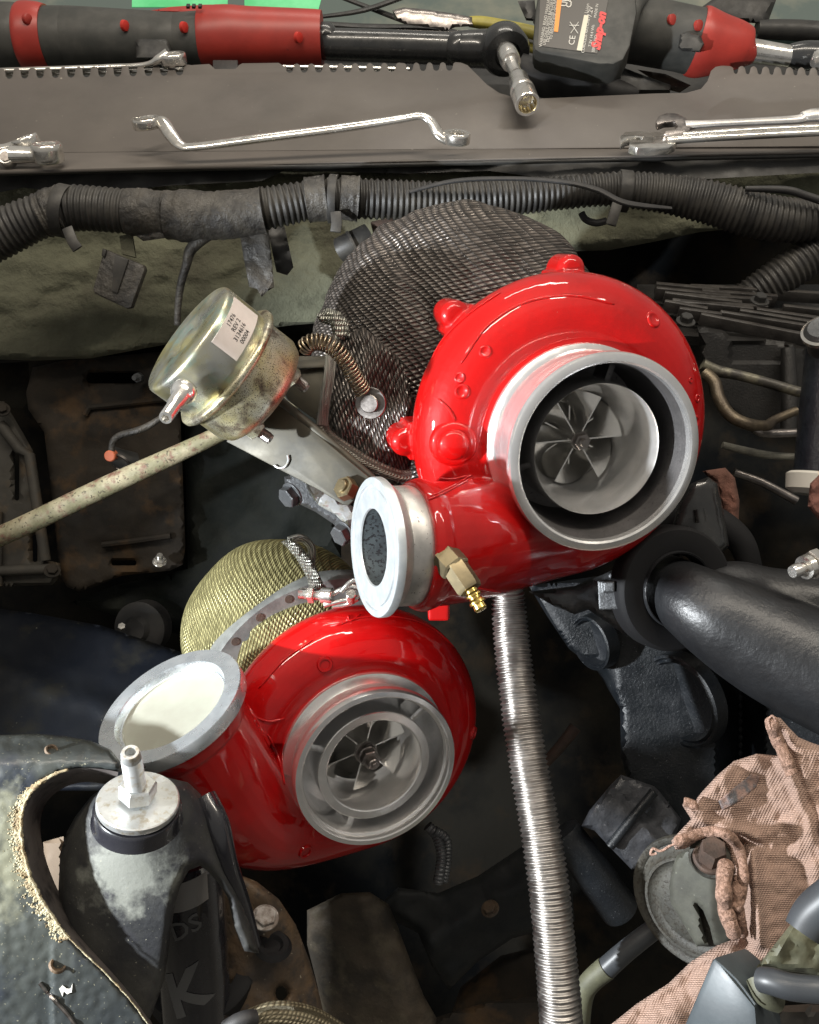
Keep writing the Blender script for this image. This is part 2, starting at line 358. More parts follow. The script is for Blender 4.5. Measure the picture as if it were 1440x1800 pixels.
        for t in keep:
            for a, b in ((t[0], t[1]), (t[1], t[2]), (t[2], t[0])): cnt[(a, b)] = cnt.get((a, b), 0) + 1
        fs = list(keep) + [tuple(i + n for i in t[::-1]) for t in keep]
        for (a, b) in cnt:
            if (b, a) not in cnt: fs.append((b, a, a + n, b + n))
        # photo y runs down: flip so that fronts face the camera
        fs = [f[::-1] for f in fs]
        return s.add(fw + bw, fs, [(q[0] / 1000, q[1] / 1000) for q in vv] * 2)
    def text(s, string, size, mapf, italic=0, bold=0):
        c = bpy.data.curves.new('t', 'FONT'); c.body = string; c.size = size; c.align_x = 'CENTER'; c.align_y = 'CENTER'
        c.shear = italic; c.offset = bold; c.resolution_u = 2
        o = bpy.data.objects.new('t', c); COL.objects.link(o)
        me = bpy.data.meshes.new_from_object(o.evaluated_get(bpy.context.evaluated_depsgraph_get()))
        bm = bmesh.new(); bm.from_mesh(me); bmesh.ops.triangulate(bm, faces=bm.faces)
        for _ in range(4):
            e = [x for x in bm.edges if x.calc_length() > max(.003, size * .09)]
            if not e: break
            bmesh.ops.subdivide_edges(bm, edges=e, cuts=1); bmesh.ops.triangulate(bm, faces=bm.faces)
        bm.verts.index_update()
        s.add([mapf(v.co.x, v.co.y) for v in bm.verts], [tuple(v.index for v in p.verts) for p in bm.faces]); bm.free()
        bpy.data.objects.remove(o); bpy.data.curves.remove(c); bpy.data.meshes.remove(me); return s
    def build(s, name, m, parent=None, sharp=38, remesh=None, smooth=0, frame=None, bevel=None, kind=None, label=None, sub=0):
        me = bpy.data.meshes.new(name)
        org = frame if frame is not None else (Matrix.Translation(parent.matrix_world.translation) if parent else Matrix.Translation(s.v[0]))
        inv = org.inverted()
        me.from_pydata([inv @ x for x in s.v], [], s.f); me.update()
        if s.uv:
            uvl = me.uv_layers.new(name='UVMap'); buf = [0.0] * (2 * len(me.loops))
            for i, lp in enumerate(me.loops): buf[2 * i], buf[2 * i + 1] = s.uv.get(lp.vertex_index, (0, 0))
            uvl.data.foreach_set('uv', buf)
        if remesh or bevel or sub:
            t = bpy.data.objects.new('t', me); COL.objects.link(t)
            if remesh:
                q = t.modifiers.new('r', 'REMESH'); q.mode = 'VOXEL'; q.voxel_size = remesh; q.use_smooth_shade = True
                q = t.modifiers.new('s', 'SMOOTH'); q.factor = .5; q.iterations = smooth
            if bevel:
                q = t.modifiers.new('b', 'BEVEL'); q.width = bevel; q.segments = 2; q.limit_method = 'ANGLE'; q.angle_limit = math.radians(40)
            if sub:
                q = t.modifiers.new('u', 'SUBSURF'); q.levels = sub; q.render_levels = sub
            m2 = bpy.data.meshes.new_from_object(t.evaluated_get(bpy.context.evaluated_depsgraph_get()))
            bpy.data.objects.remove(t); bpy.data.meshes.remove(me); me = m2; me.name = name
        me.materials.clear(); me.materials.append(m if not isinstance(m, str) else M_[m])
        for p in me.polygons: p.use_smooth = True; p.material_index = 0
        if not remesh: me.set_sharp_from_angle(angle=math.radians(sharp))
        o = bpy.data.objects.new(name, me); COL.objects.link(o)
        if parent:
            o.parent = parent; o.matrix_local = parent.matrix_world.inverted() @ org; o.matrix_world = org
        else: o.matrix_world = org
        if kind: o['kind'] = kind
        if label: o['label'] = label
        return o
def thing(name, label, cat, loc, group=None):
    o = bpy.data.objects.new(name, None); COL.objects.link(o); o.empty_display_size = .02
    o.location = loc; o.matrix_world = Matrix.Translation(loc); o['label'] = label; o['category'] = cat
    if group: o['group'] = group
    return o
def tag(o, label, cat, group=None):
    o['label'] = label; o['category'] = cat
    if group: o['group'] = group
    return o
from mathutils.bvhtree import BVHTree
_bv = {}
def surf(o, px, py):
    """point and normal of an already built object under a photo pixel"""
    if o.name not in _bv:
        mw = o.matrix_world; _bv[o.name] = BVHTree.FromPolygons([mw @ v.co for v in o.data.vertices], [tuple(p.vertices) for p in o.data.polygons])
    c = CM.translation; h = _bv[o.name].ray_cast(c, (P(px, py, 1) - c).normalized())
    return (h[0], h[1] if h[1].dot(c - h[0]) > 0 else -h[1]) if h[0] else None
def ridge(o, l, r, parent, m, name='cast_ridge', k=8, lift=.3):
    pts = []
    for x, y in spline(l, k):
        h = surf(o, x, y)
        if h: pts.append(h[0] + h[1] * r * lift)
    if len(pts) > 1:
        mb = MB(); n = len(pts); mb.tube(pts, [r * min(1, .3 + i / 3, .3 + (n - 1 - i) / 3) for i in range(n)], 8); return mb.build(name, m, parent, sharp=180)
def stud_on(o, px, py, r, h, parent, m, name, rim=0):
    q = surf(o, px, py)
    if not q: return
    M = fr(q[0], q[1]); mb = MB()
    if rim: mb.lathe(M, [(0, h * .3), (r * .62, h * .3), (r * .7, h), (r * .95, h), (r * 1.1, 0), (r * 1.15, -.003)], 24)
    else: mb.lathe(M, [(0, h), (r * .8, h), (r * .97, h * .7), (r * 1.1, 0), (r * 1.2, -.003)], 24)
    return mb.build(name, m, parent, sharp=60)
def PT(l, k=0):
    """px,py,depth triples to world points"""
    l = spline(l, k) if k else l
    return [P(*q[:3]) for q in l]
def rp(r, d): return r * d / FP                # pixel radius at a distance, in metres
def ptube(mb, l, k=6, n=16, cap=True, flat=1.0, **kw):
    """tube from (px, py, depth, radius in px)"""
    l = spline(l, k); return mb.tube([P(*q[:3]) for q in l], [rp(q[3], q[2]) for q in l], n, cap, flat, **kw)
def ribbed(mb, l, pitch, depth, n=24, seg=6, k=10, shape=0, r_scale=1):
    """corrugated tube: ribs of real geometry"""
    l = spline(l, k); W = [P(*q[:3]) for q in l]; R = [rp(q[3], q[2]) for q in l]
    cum = [0]
    for i in range(1, len(W)): cum.append(cum[-1] + (W[i] - W[i - 1]).length)
    m = int(cum[-1] / pitch * seg); pts = []; rr = []; j = 0
    for i in range(m + 1):
        s = cum[-1] * i / m
        while j < len(cum) - 2 and cum[j + 1] < s: j += 1
        t = (s - cum[j]) / max(1e-9, cum[j + 1] - cum[j]); pts.append(W[j].lerp(W[j + 1], t))
        ph = 2 * math.pi * i / seg
        c = math.cos(ph); w_ = (c if shape == 0 else (1 if c > -.2 else -1)) * (1 + .18 * fbm(i / seg * .7, 3.3)) + .35 * fbm(i / seg * .16, 8.1)
        rr.append((R[j] * (1 - t) + R[j + 1] * t) * r_scale + depth * w_)
    return mb.tube(pts, rr, n)
def fbm(x, y, z=0, o=4): return noise.fractal(Vector((x, y, z)), 1.0, 2.0, o)
# ================================================================== SETTING
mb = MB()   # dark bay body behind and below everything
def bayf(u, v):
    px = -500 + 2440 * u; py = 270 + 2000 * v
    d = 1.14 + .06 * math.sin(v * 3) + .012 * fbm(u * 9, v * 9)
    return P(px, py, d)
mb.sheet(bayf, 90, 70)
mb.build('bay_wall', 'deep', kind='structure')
mb = MB(); mb.box(Matrix.Translation((0, 1, -.02)), 12, 12, .02)
mb.build('garage_floor', mat('concrete', (.16, .155, .145), (.10, .098, .09), 3, rough=.8), kind='structure')
# windscreen far behind the tools
mb = MB(); G = fr(P(720, -20, 1.42), DV(0, .45, .89))
mb.box(G, 3.2, .9, .006); wsn = mb.build('windscreen', 'glass'); tag(wsn, 'grey green windscreen glass behind the power tools at the top', 'windscreen')
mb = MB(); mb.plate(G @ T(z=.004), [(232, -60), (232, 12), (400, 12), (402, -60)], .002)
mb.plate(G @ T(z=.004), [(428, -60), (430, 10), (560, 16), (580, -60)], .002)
o = mb.build('green_reflection', 'green'); tag(o, 'bright green painted reflection on the windscreen above the left red tool', 'reflection')  # glowing sheets stand in for a green reflection in the glass

# -------- insulation mat on the firewall
ins_px = [(-60, 292), (200, 300), (500, 296), (900, 285), (1240, 278), (1500, 270), (1500, 330), (1420, 372), (1330, 398), (1230, 408), (1150, 425), (1070, 440), (1000, 442),
          (960, 500), (900, 560), (700, 580), (590, 566), (560, 568), (510, 572), (420, 585), (300, 604), (160, 630), (60, 634), (-60, 630)]
def insd(x, y):
    a = fbm(x / 170, y / 60, 3) * .006 + fbm(x / 50, y / 30, 8) * .0025 + .0012 * math.sin(y / 26 + x / 210 + 2 * fbm(x / 260, y / 90, 1))
    return 1.00 + (y - 290) / 340 * .02 - a
mb = MB(); mb.relief(ins_px, insd, step=7, edge=.014, ew=22, th=.012)
o = mb.build('insulation_mat', 'insul'); tag(o, 'olive green fibrous insulation mat along the firewall behind the conduit', 'insulation')
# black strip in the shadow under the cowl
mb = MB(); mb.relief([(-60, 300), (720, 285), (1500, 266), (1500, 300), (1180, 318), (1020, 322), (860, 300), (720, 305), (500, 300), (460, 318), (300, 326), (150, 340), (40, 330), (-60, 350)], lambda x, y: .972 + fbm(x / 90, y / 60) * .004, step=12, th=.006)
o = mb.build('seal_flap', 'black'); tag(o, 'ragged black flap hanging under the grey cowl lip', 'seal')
# yellowish patch showing below cowl
# -------- cowl
CB = (C3.transposed() @ Vector((0, 0, 1)))
a, b_, c = P(0, 268, 1.0), P(1440, 256, 1.0), P(720, 112, 1.085)
nrm = (b_ - a).cross(c - a).normalized()
CW = fr(a, nrm)
top = []
def teeth(x0, x1, n, y0, y1, dep, frac=.64):
    p = (x1 - x0) / n
    for i in range(n):
        xa = x0 + p * i; yt = y0 + (y1 - y0) * i / n; g = p * frac
        top.extend([(xa, yt + 1), (xa + 1.2, yt + 3)])
        for k in range(7):
            t = math.pi * k / 6
            top.append((xa + 2 + (g - 4) / 2 * (1 - math.cos(t)), yt + dep * .55 + dep * .5 * math.sin(t)))
        top.extend([(xa + g - 1.2, yt + 3), (xa + g, yt + .5), (xa + g + (p - g) * .3, yt - 1.2), (xa + p - (p - g) * .3, yt - 1.2)])
top.append((-60, 124)); top.append((-30, 122))
teeth(-20, 334, 13, 121, 114, 17)
top += [(337, 114), (368, 112), (373, 116), (378, 121), (414, 121), (420, 114), (426, 111), (490, 110), (496, 114), (500, 117)]
teeth(501, 706, 8, 113, 111, 14)
top += [(712, 111)]
teeth(713, 806, 4, 111, 110, 13)
top += [(812, 110), (822, 114), (838, 130), (856, 148), (878, 163), (905, 171), (945, 173), (1060, 168), (1150, 164), (1205, 163), (1232, 156), (1244, 142), (1250, 124), (1258, 117), (1268, 115), (1284, 116)]
teeth(1288, 1498, 10, 117, 122, 12, .55)
top += [(1504, 122)]
mb = MB(); mb.plate(CW, top + [(1504, 256), (-60, 269)], .004)
cow = thing('cowl', 'grey plastic cowl panel with comb toothed upper edge and lower ledge', 'cowl panel', P(720, 262, 1.0))
o_ = mb.build('panel', 'cowl', cow, bevel=.0012)
LG = fr(P(720, 262, 1.0), DV(0, .80, .60))
mb = MB(); mb.plate(LG, [(-60, 269), (1504, 256), (1504, 268), (720, 285), (300, 292), (-60, 302)], .004)
mb.build('ledge', 'cowl', cow, bevel=.0015)
mb = MB(); ptube(mb, [(-60, 306, .955, 5), (300, 297, .958, 5), (720, 289, .96, 4), (1504, 272, .965, 4)], 6, 10)
mb.build('seal_strip', 'black', cow)
mb = MB(); ptube(mb, [(-60, 299, .953, 2.6), (300, 291.5, .956, 2.4), (720, 283.5, .958, 2.2), (1504, 267, .963, 2)], 6, 10)
mb.build('front_lip', 'cowl', cow)
mb = MB(); mb.plate(CW @ T(z=-.012), [(374, 105), (374, 130), (418, 130), (418, 105)], .006); mb.build('clip_tab', 'black', cow, bevel=.001)
# black trough behind the panel
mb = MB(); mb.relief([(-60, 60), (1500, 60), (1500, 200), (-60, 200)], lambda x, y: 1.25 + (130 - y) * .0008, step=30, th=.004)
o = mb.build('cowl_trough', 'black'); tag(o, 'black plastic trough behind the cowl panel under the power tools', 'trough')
# ================================================================== RUSTY LEFT SIDE OF THE FIREWALL
bt = thing('stamped_panel', 'brown rusty stamped metal panel with slots behind the weathered tube', 'metal panel', P(180, 850, 1.06))
def rrect(x0, y0, x1, y1, r, n=5):
    o = []
    for cx, cy, a0 in ((x1 - r, y0 + r, -90), (x1 - r, y1 - r, 0), (x0 + r, y1 - r, 90), (x0 + r, y0 + r, 180)):
        for i in range(n + 1):
            a = math.radians(a0 + 90 * i / n); o.append((cx + r * math.cos(a), cy + r * math.sin(a)))
    return o
out = [(58, 646), (110, 634), (285, 618), (308, 624), (316, 700), (322, 850), (326, 960), (322, 992), (300, 1003), (215, 1012), (170, 1030), (140, 1040), (118, 1032), (105, 1010), (92, 880), (78, 760), (50, 720), (46, 690)]
mb = MB(); mb.relief(out, lambda x, y: 1.055 - .003 * max(0, min(1, (x - 146) / 12, (306 - x) / 12, (y - 708) / 12, (958 - y) / 12)) + fbm(x / 60, y / 60) * .003, step=7, holes=[rrect(152, 655, 245, 674, 9), rrect(196, 985, 240, 994, 4)], edge=.005, ew=12, th=.004)
mb.build('panel', 'rust', bt)
for l in ([(150, 730), (158, 716), (180, 714), (290, 702)], [(180, 958), (230, 952), (300, 942)]):
    mb = MB(); mb.tube([P(x, y, 1.050) for x, y in l], .0036, 8); mb.build('pressed_rib', 'rust', bt)
def bolt(M, r, h, m, parent, name='bolt', washer=0, stud=0):
    mb = MB()
    if washer: mb.lathe(M, [(0, 0), (washer, 0), (washer, .0012), (washer - .0004, .0016), (0, .0016)], 28)
    mb.hexa(M @ T(z=.0014 if washer else 0), r, 0, h, random.uniform(0, 60))
    if stud: mb.thread(M, r * .55, 0, stud)
    return mb.build(name, m, parent, sharp=30, frame=M)
bolt(ell(246, 664, 14, 12, 180, d=1.04), .006, .006, 'caster', bt, stud=.012)
bolt(ell(281, 988, 12, 9, 90, d=1.035), .0065, .005, 'chrome', bt, washer=.008, stud=.012)
lf = thing('side_bracket', 'grey brown ribbed bracket at the left edge behind the tube', 'bracket', P(60, 900, 1.03))
mb = MB(); mb.relief([(-40, 700), (8, 706), (40, 760), (58, 792), (66, 860), (84, 985), (106, 990), (108, 1012), (92, 1028), (40, 1030), (-40, 1036)], lambda x, y: 1.035 + fbm(x / 40, y / 40) * .003, step=8, holes=[rrect(26, 792, 34, 880, 4), rrect(58, 940, 66, 988, 4)], edge=.006, ew=10, th=.006)
sbm = mat('grimy_bracket_paint', (.045, .042, .036), (.028, .026, .023), 12, spec=.2, rough=.65, bump=.3, bscale=200, c3=(.06, .045, .03)); mb.build('plate', sbm, lf)
mb = MB()
for l in ([(0, 745), (34, 790), (52, 800), (80, 985)], [(-40, 1005), (90, 1000)], [(-5, 1030), (-5, 900)]): mb.tube([P(x, y, 1.03) for x, y in l], .006, 10)
mb.build('rib', sbm, lf)
for x, y in ((3, 720), (92, 1004)): bolt(ell(x, y, 14, 12, 90, d=1.02), .006, .004, 'rust', lf, washer=.009)
# dark sheet standing in for the shade of a square void at the left
mb = MB(); mb.relief([(-40, 640), (50, 636), (54, 700), (40, 718), (-40, 712)], lambda x, y: 1.075, step=20, th=.004); o = mb.build('dark_void', 'deep'); tag(o, 'near black sheet for the shaded void left of the stamped panel', 'cover')  # no real cover here, the sheet stands in for the dark void
# round dark grommet
g = thing('round_grommet', 'dark round rubber grommet left of the gold blanket', 'grommet', P(245, 1108, 1.06))
mb = MB(); mb.lathe(ell(245, 1105, 48, 42, 200, d=1.06), [(0, .012), (.012, .012), (.016, .006), (.026, .004), (.031, 0), (.031, -.02)], 32); mb.build('body', 'rubber', g)
bolt(ell(214, 1103, 8, 7, 90, d=1.04), .0045, .004, 'chrome', g)
# grey inner panel right of the stamped panel
mb = MB(); mb.relief([(322, 640), (430, 600), (600, 720), (600, 980), (480, 960), (400, 1000), (330, 1120), (180, 1075), (120, 1060), (200, 1030), (330, 1000)], lambda x, y: 1.085 + fbm(x / 80, y / 80) * .01, step=14, edge=.01, ew=20, th=.004)
o = mb.build('firewall_sheet', mat('grey_green_grime', (.005, .0065, .006), (.012, .013, .011), 9, rough=.75, spec=.08, bump=.5, bscale=120, bdist=.002, c3=(.008, .009, .009))); tag(o, 'grimy grey green inner panel behind the wastegate bracket', 'panel')
# -------- weathered tube
rodt = thing('weathered_tube', 'weathered cream and rust tube running diagonally from the left edge', 'tube', P(0, 940, .90))
mb = MB(); ptube(mb, [(-60, 968, .90, 17), (40, 925, .90, 18), (180, 858, .90, 18), (300, 803, .90, 16), (400, 757, .90, 14), (520, 705, .92, 14)], 8, 20)
mb.build('pipe', 'rod', rodt)
# -------- sensor and wire
sn = thing('sensor', 'small sensor with orange plug hanging on a taped wire above the tube', 'sensor', P(205, 800, .98))
mb = MB(); ptube(mb, [(196, 798, .97, 15), (212, 806, .975, 17), (236, 812, .985, 17)], 4, 16); mb.build('body', 'black', sn)
mb = MB(); mb.cyl(ell(195, 801, 11, 10, 200, d=.955), rp(10, .955), -.006, .004, 20, .001); mb.build('plug', mat('orange_seal', (.5, .13, .06), rough=.6), sn)
mb = MB(); ptube(mb, [(196, 795, .955, 6), (199, 776, .953, 6), (212, 765, .952, 6), (240, 757, .95, 6), (262, 748, .95, 6), (285, 733, .95, 5), (310, 715, .96, 5)], 8, 10); mb.build('wire', 'tape', sn)
mb = MB(); mb.lathe(ell(212, 812, 22, 12, 235, d=.965), [(.010, 0), (.0105, .0025), (.0125, .0025), (.0125, 0)], 28, closed=True); mb.build('clip', 'nut', sn)

# ================================================================== CONDUIT
lm = thing('wiring_conduit', 'thick ribbed black conduit with taped joints running across the firewall', 'conduit', P(720, 350, .91))
S1 = [(-60, 440, .90, 42), (0, 412, .90, 41), (60, 384, .90, 38), (110, 368, .90, 39), (150, 366, .90, 39), (230, 372, .90, 37), (300, 376, .90, 37)]
S2 = [(300, 376, .90, 37), (400, 374, .90, 36), (470, 366, .90, 36), (540, 353, .905, 34), (590, 348, .905, 34), (650, 350, .91, 34), (720, 352, .915, 33), (800, 352, .92, 31), (900, 346, .925, 31), (1000, 338, .93, 28), (1060, 333, .93, 28), (1110, 334, .93, 31), (1170, 341, .93, 33), (1240, 354, .925, 37), (1320, 376, .92, 39), (1400, 388, .92, 38), (1500, 380, .92, 38)]
mb = MB(); ribbed(mb, S1, .0058, .0011, 28, 6, r_scale=.97); mb.build('conduit', 'loom', lm, sharp=80)
mb = MB(); ribbed(mb, S2, .0058, .0011, 28, 6, r_scale=.97); mb.build('conduit', 'loom', lm, sharp=80)
mb = MB(); ribbed(mb, [(1500, 400, .93, 34), (1440, 440, .935, 34), (1380, 480, .94, 33), (1320, 520, .95, 30), (1260, 560, .96, 28)], .0058, .001, 28, 6); mb.build('branch', 'loom', lm, sharp=80)
def tapew(l, nm='tape_wrap'):
    l2 = spline(l, 10); mb = MB(); pts = [P(*q[:3]) for q in l2]
    mb.tube(pts, [rp(q[3] + 2.5 + 2.2 * fbm(i * .55, q[0] * .01) + (1.8 if (i // 6) % 2 else 0), q[2]) for i, q in enumerate(l2)], 26)
    return mb.build(nm, 'tape', lm, sharp=50)
tapew([(222, 372, .90, 37), (262, 375, .90, 37), (295, 377, .90, 36)])
tapew([(294, 378, .897, 39), (340, 380, .897, 40), (400, 378, .897, 37), (464, 370, .897, 37)])
tapew([(75, 380, .899, 36), (95, 372, .899, 37), (112, 368, .899, 38)])
tapew([(540, 352, .903, 35), (575, 348, .903, 35)]); tapew([(598, 347, .903, 35), (630, 350, .905, 34)])
def strap(cx, cy, d, w, h, ang, tail):
    mb = MB(); ax = DV(math.cos(math.radians(ang)), math.sin(math.radians(ang)), 0); M = fr(P(cx, cy, d), ax)
    r = rp(h, d); ww = rp(w, d) / 2
    mb.lathe(M, [(r, -ww), (r + .002, -ww), (r + .002, ww), (r, ww)], 30, closed=True)
    if tail:
        p = [P(*q, d - .022) for q in tail]; mb.tube(p, .006, 6, flat=.3, up=DV(0, 0, 1))
    return mb.build('strap', 'loom', lm, bevel=.0006)
strap(112, 371, .90, 22, 42, -12, [(118, 400), (128, 425), (137, 438)])
strap(586, 350, .905, 15, 38, -4, [(590, 372), (592, 392), (590, 408)])
strap(1096, 336, .93, 22, 32, -6, [(1086, 356), (1080, 375), (1074, 396)])
mb = MB(); ptube(mb, [(720, 337, .895, 5), (800, 318, .89, 6), (900, 314, .89, 6), (990, 320, .89, 7), (1050, 334, .885, 8), (1100, 357, .885, 8), (1180, 366, .90, 4)], 8, 10, flat=.6); mb.build('stray_cable', 'rubber', lm)
mb = MB(); ptube(mb, [(1310, 332, .90, 5), (1380, 334, .89, 7), (1420, 345, .89, 7), (1500, 372, .89, 8)], 8, 10); mb.build('stray_cable', 'rubber', lm)
mb = MB(); mb.tube([P(x, y, .945) for x, y in spline([(1022, 374), (1030, 386), (1048, 392), (1066, 388)], 6)], .0035, 8)
o = mb.build('wire_hook', 'rubber'); tag(o, 'small curled black hook below the right conduit strap', 'hook')
# hanging tabs and wires under the conduit
hp = thing('hanging_connector', 'flat brown square connector plate hanging under the conduit', 'connector', P(207, 488, .90))
HM = fr(P(207, 488, .90), DV(-.1, -.15, 1), DV(.93, -.38, 0))
mb = MB(); mb.plate(HM, [(183, 437), (192, 441), (252, 466), (254, 474), (230, 541), (222, 542), (166, 516), (163, 508)], .009); mb.build('plate', 'tape', hp, bevel=.0015)
mb = MB(); mb.plate(HM @ T(z=.002), [(202, 447), (226, 456), (206, 516), (196, 512)], .003); mb.plate(HM @ T(z=.0022), [(180, 436), (187, 439), (184, 452), (178, 450)], .006); mb.build('raised_rib', 'loom', hp, bevel=.001)
mb = MB(); mb.plate(fr(P(218, 430, .905), DV(0, 0, 1)), [(210, 415), (232, 410), (238, 452), (214, 446)], .004); mb.build('tab', 'insul', hp)
def hang(pxs, d, name, label, cat, m='loom', th=.003):
    mb = MB(); mb.relief(pxs, lambda x, y: d + .004 * fbm(x / 30, y / 30), step=7, edge=.002, ew=8, th=th)
    o = mb.build(name, m); return tag(o, label, cat)
hang([(420, 402), (472, 400), (478, 455), (482, 505), (470, 512), (460, 522), (452, 508), (438, 504), (428, 450)], .93, 'tape_tail', 'wide dusty tape tail hanging from the conduit with torn end', 'tape', 'tape')
hang([(470, 400), (500, 396), (516, 470), (505, 484), (486, 478)], .955, 'tape_tail', 'darker strip hanging directly right of the wide tape tail', 'tape', 'black')
hang([(232, 395), (292, 400), (294, 418), (252, 424), (236, 412)], .895, 'tape_tail', 'short loose tape flap under the left taped joint', 'tape', 'tape')
mb = MB(); ptube(mb, [(375, 408, .90, 10), (352, 422, .90, 11), (335, 440, .905, 10), (328, 465, .91, 8), (318, 500, .92, 7), (313, 540, .93, 6), (312, 570, .94, 6)], 8, 12); o = mb.build('taped_wire', 'tape'); tag(o, 'dark taped wire drooping from conduit toward the wastegate can', 'wire')
mb = MB(); ptube(mb, [(300, 405, .90, 10), (330, 416, .90, 9), (365, 412, .90, 10)], 6, 10); o = mb.build('taped_wire', 'tape'); tag(o, 'short taped wire hugging the underside of the taped joint', 'wire')
pc = thing('pipe_clip_plug', 'grey plastic capped plug right of the middle strap above the carbon blanket', 'plug', P(625, 425, .93))
mb = MB(); ptube(mb, [(598, 440, .94, 22), (622, 428, .935, 22), (650, 412, .935, 20)], 4, 22); mb.build('body', 'loom', pc)
mb = MB(); ptube(mb, [(618, 430, .933, 24), (622, 428, .933, 24)], 2, 22); mb.build('ring', 'tape', pc)
mb = MB(); ptube(mb, [(655, 404, .94, 14), (700, 392, .94, 12)], 2, 18); mb.build('nozzle', 'rustbolt', pc)
mb = MB(); ptube(mb, [(690, 396, .94, 12), (702, 392, .94, 13)], 2, 18); mb.build('tip', 'cowl', pc)
# ================================================================== TURBOCHARGERS
def wheel(par, M, R, rh, zb, rot, nut_px=None):
    """twelve blade impeller: six full blades, six splitters, hub and shaft nut"""
    mb = MB(); mb.lathe(M, [(0, zb + .12 * R), (rh * .95, zb + .12 * R), (rh, zb + .06 * R), (rh * 1.05, zb - .1 * R), (rh * 1.5, zb - .45 * R), (rh * 2.6, zb - .75 * R), (R * 1.3, zb - .95 * R), (R * 1.3, zb - 1.0 * R)], 40)
    mb.build('hub', 'blade', par, frame=M)
    for k in range(12):
        full = k % 2 == 0; z0 = zb if full else zb - .46 * R; a0 = math.radians(rot + 30 * k)
        th = .03 * R; mb = MB(); nu, nv = 12, 5
        for side in (0, 1):
            def f(u, v):
                z = z0 - u * (.95 * R - (zb - z0))
                s = (zb - z) / (.95 * R)
                r0 = rh * (1.02 + 1.6 * s ** 2.2); r1 = R * (.985 + .25 * max(0, s - .45) ** 1.6)
                r = r0 + (r1 - r0) * v
                a = a0 + math.radians(80) * ((s ** .75) - (((zb - z0) / (.95 * R)) ** .75)) * (.22 + .78 * v)
                a += (th if side else -th) / max(r, 1e-4) * .5
                return M @ Vector((r * math.cos(a), r * math.sin(a), z))
            o = len(mb.v); mb.sheet(f, nu, nv)
        n = (nu + 1) * (nv + 1)
        ring = [j for j in range(nv + 1)] + [i * (nv + 1) + nv for i in range(1, nu + 1)]
        for p, q in zip(ring, ring[1:]): mb.f.append((p, q, q + n, p + n))
        mb.build('blade', 'blade', par, frame=M)
    mb = MB(); Mn = M @ T(z=zb + .12 * R)
    mb.hexa(Mn, rh * .86, 0, R * .16, 10); mb.thread(Mn, rh * .42, 0, R * .27, R * .03)
    mb.cyl(Mn, rh * .95, -.002, R * .03, 28, .0003)
    mb.build('shaft_nut', 'nut', par, frame=M)
def volute(M, R, ph0, sweep, r0, r1, out0, out1, outw, endpt, enddir, endr, extra, matn, par, zc0=-.42, zc1=-.62, voxel=.0013):
    """scroll whose section grows round the axis, then runs off into the outlet"""
    mb = MB(); N = 60; pts = []; rr = []
    for i in range(N + 1):
        t = i / N; a = math.radians(ph0 - sweep * t); r = (r0 + (r1 - r0) * t ** .9) * R; ro = (out0 + (out1 - out0) * t) * R
        pts.append(M @ Vector(((ro - r) * math.cos(a), (ro - r) * math.sin(a), (zc0 + (zc1 - zc0) * t) * R))); rr.append(r)
    a = pts[-1]; ta = (pts[-1] - pts[-2]).normalized(); L = (endpt - a).length
    for i in range(1, 25):
        t = i / 24; h = 1 - t
        p = a * h ** 3 + (a + ta * L * outw[0]) * 3 * h * h * t + (endpt - enddir * L * outw[1]) * 3 * h * t * t + endpt * t ** 3
        pts.append(p); rr.append(rr[N] * h + endr * t)
    mb.tube(pts, rr, 36)
    extra(mb)
    o = mb.build('compressor_housing', matn, par, remesh=voxel, smooth=5)
    Q = M.inverted() @ o.matrix_world; QI = Q.inverted()
    for v in o.data.vertices:
        q = Q @ v.co; r = math.hypot(q.x, q.y)
        if r < .87 * R and -1.02 * R < q.z and r > 1e-6: v.co = QI @ Vector((q.x / r * .87 * R, q.y / r * .87 * R, q.z))
    return o
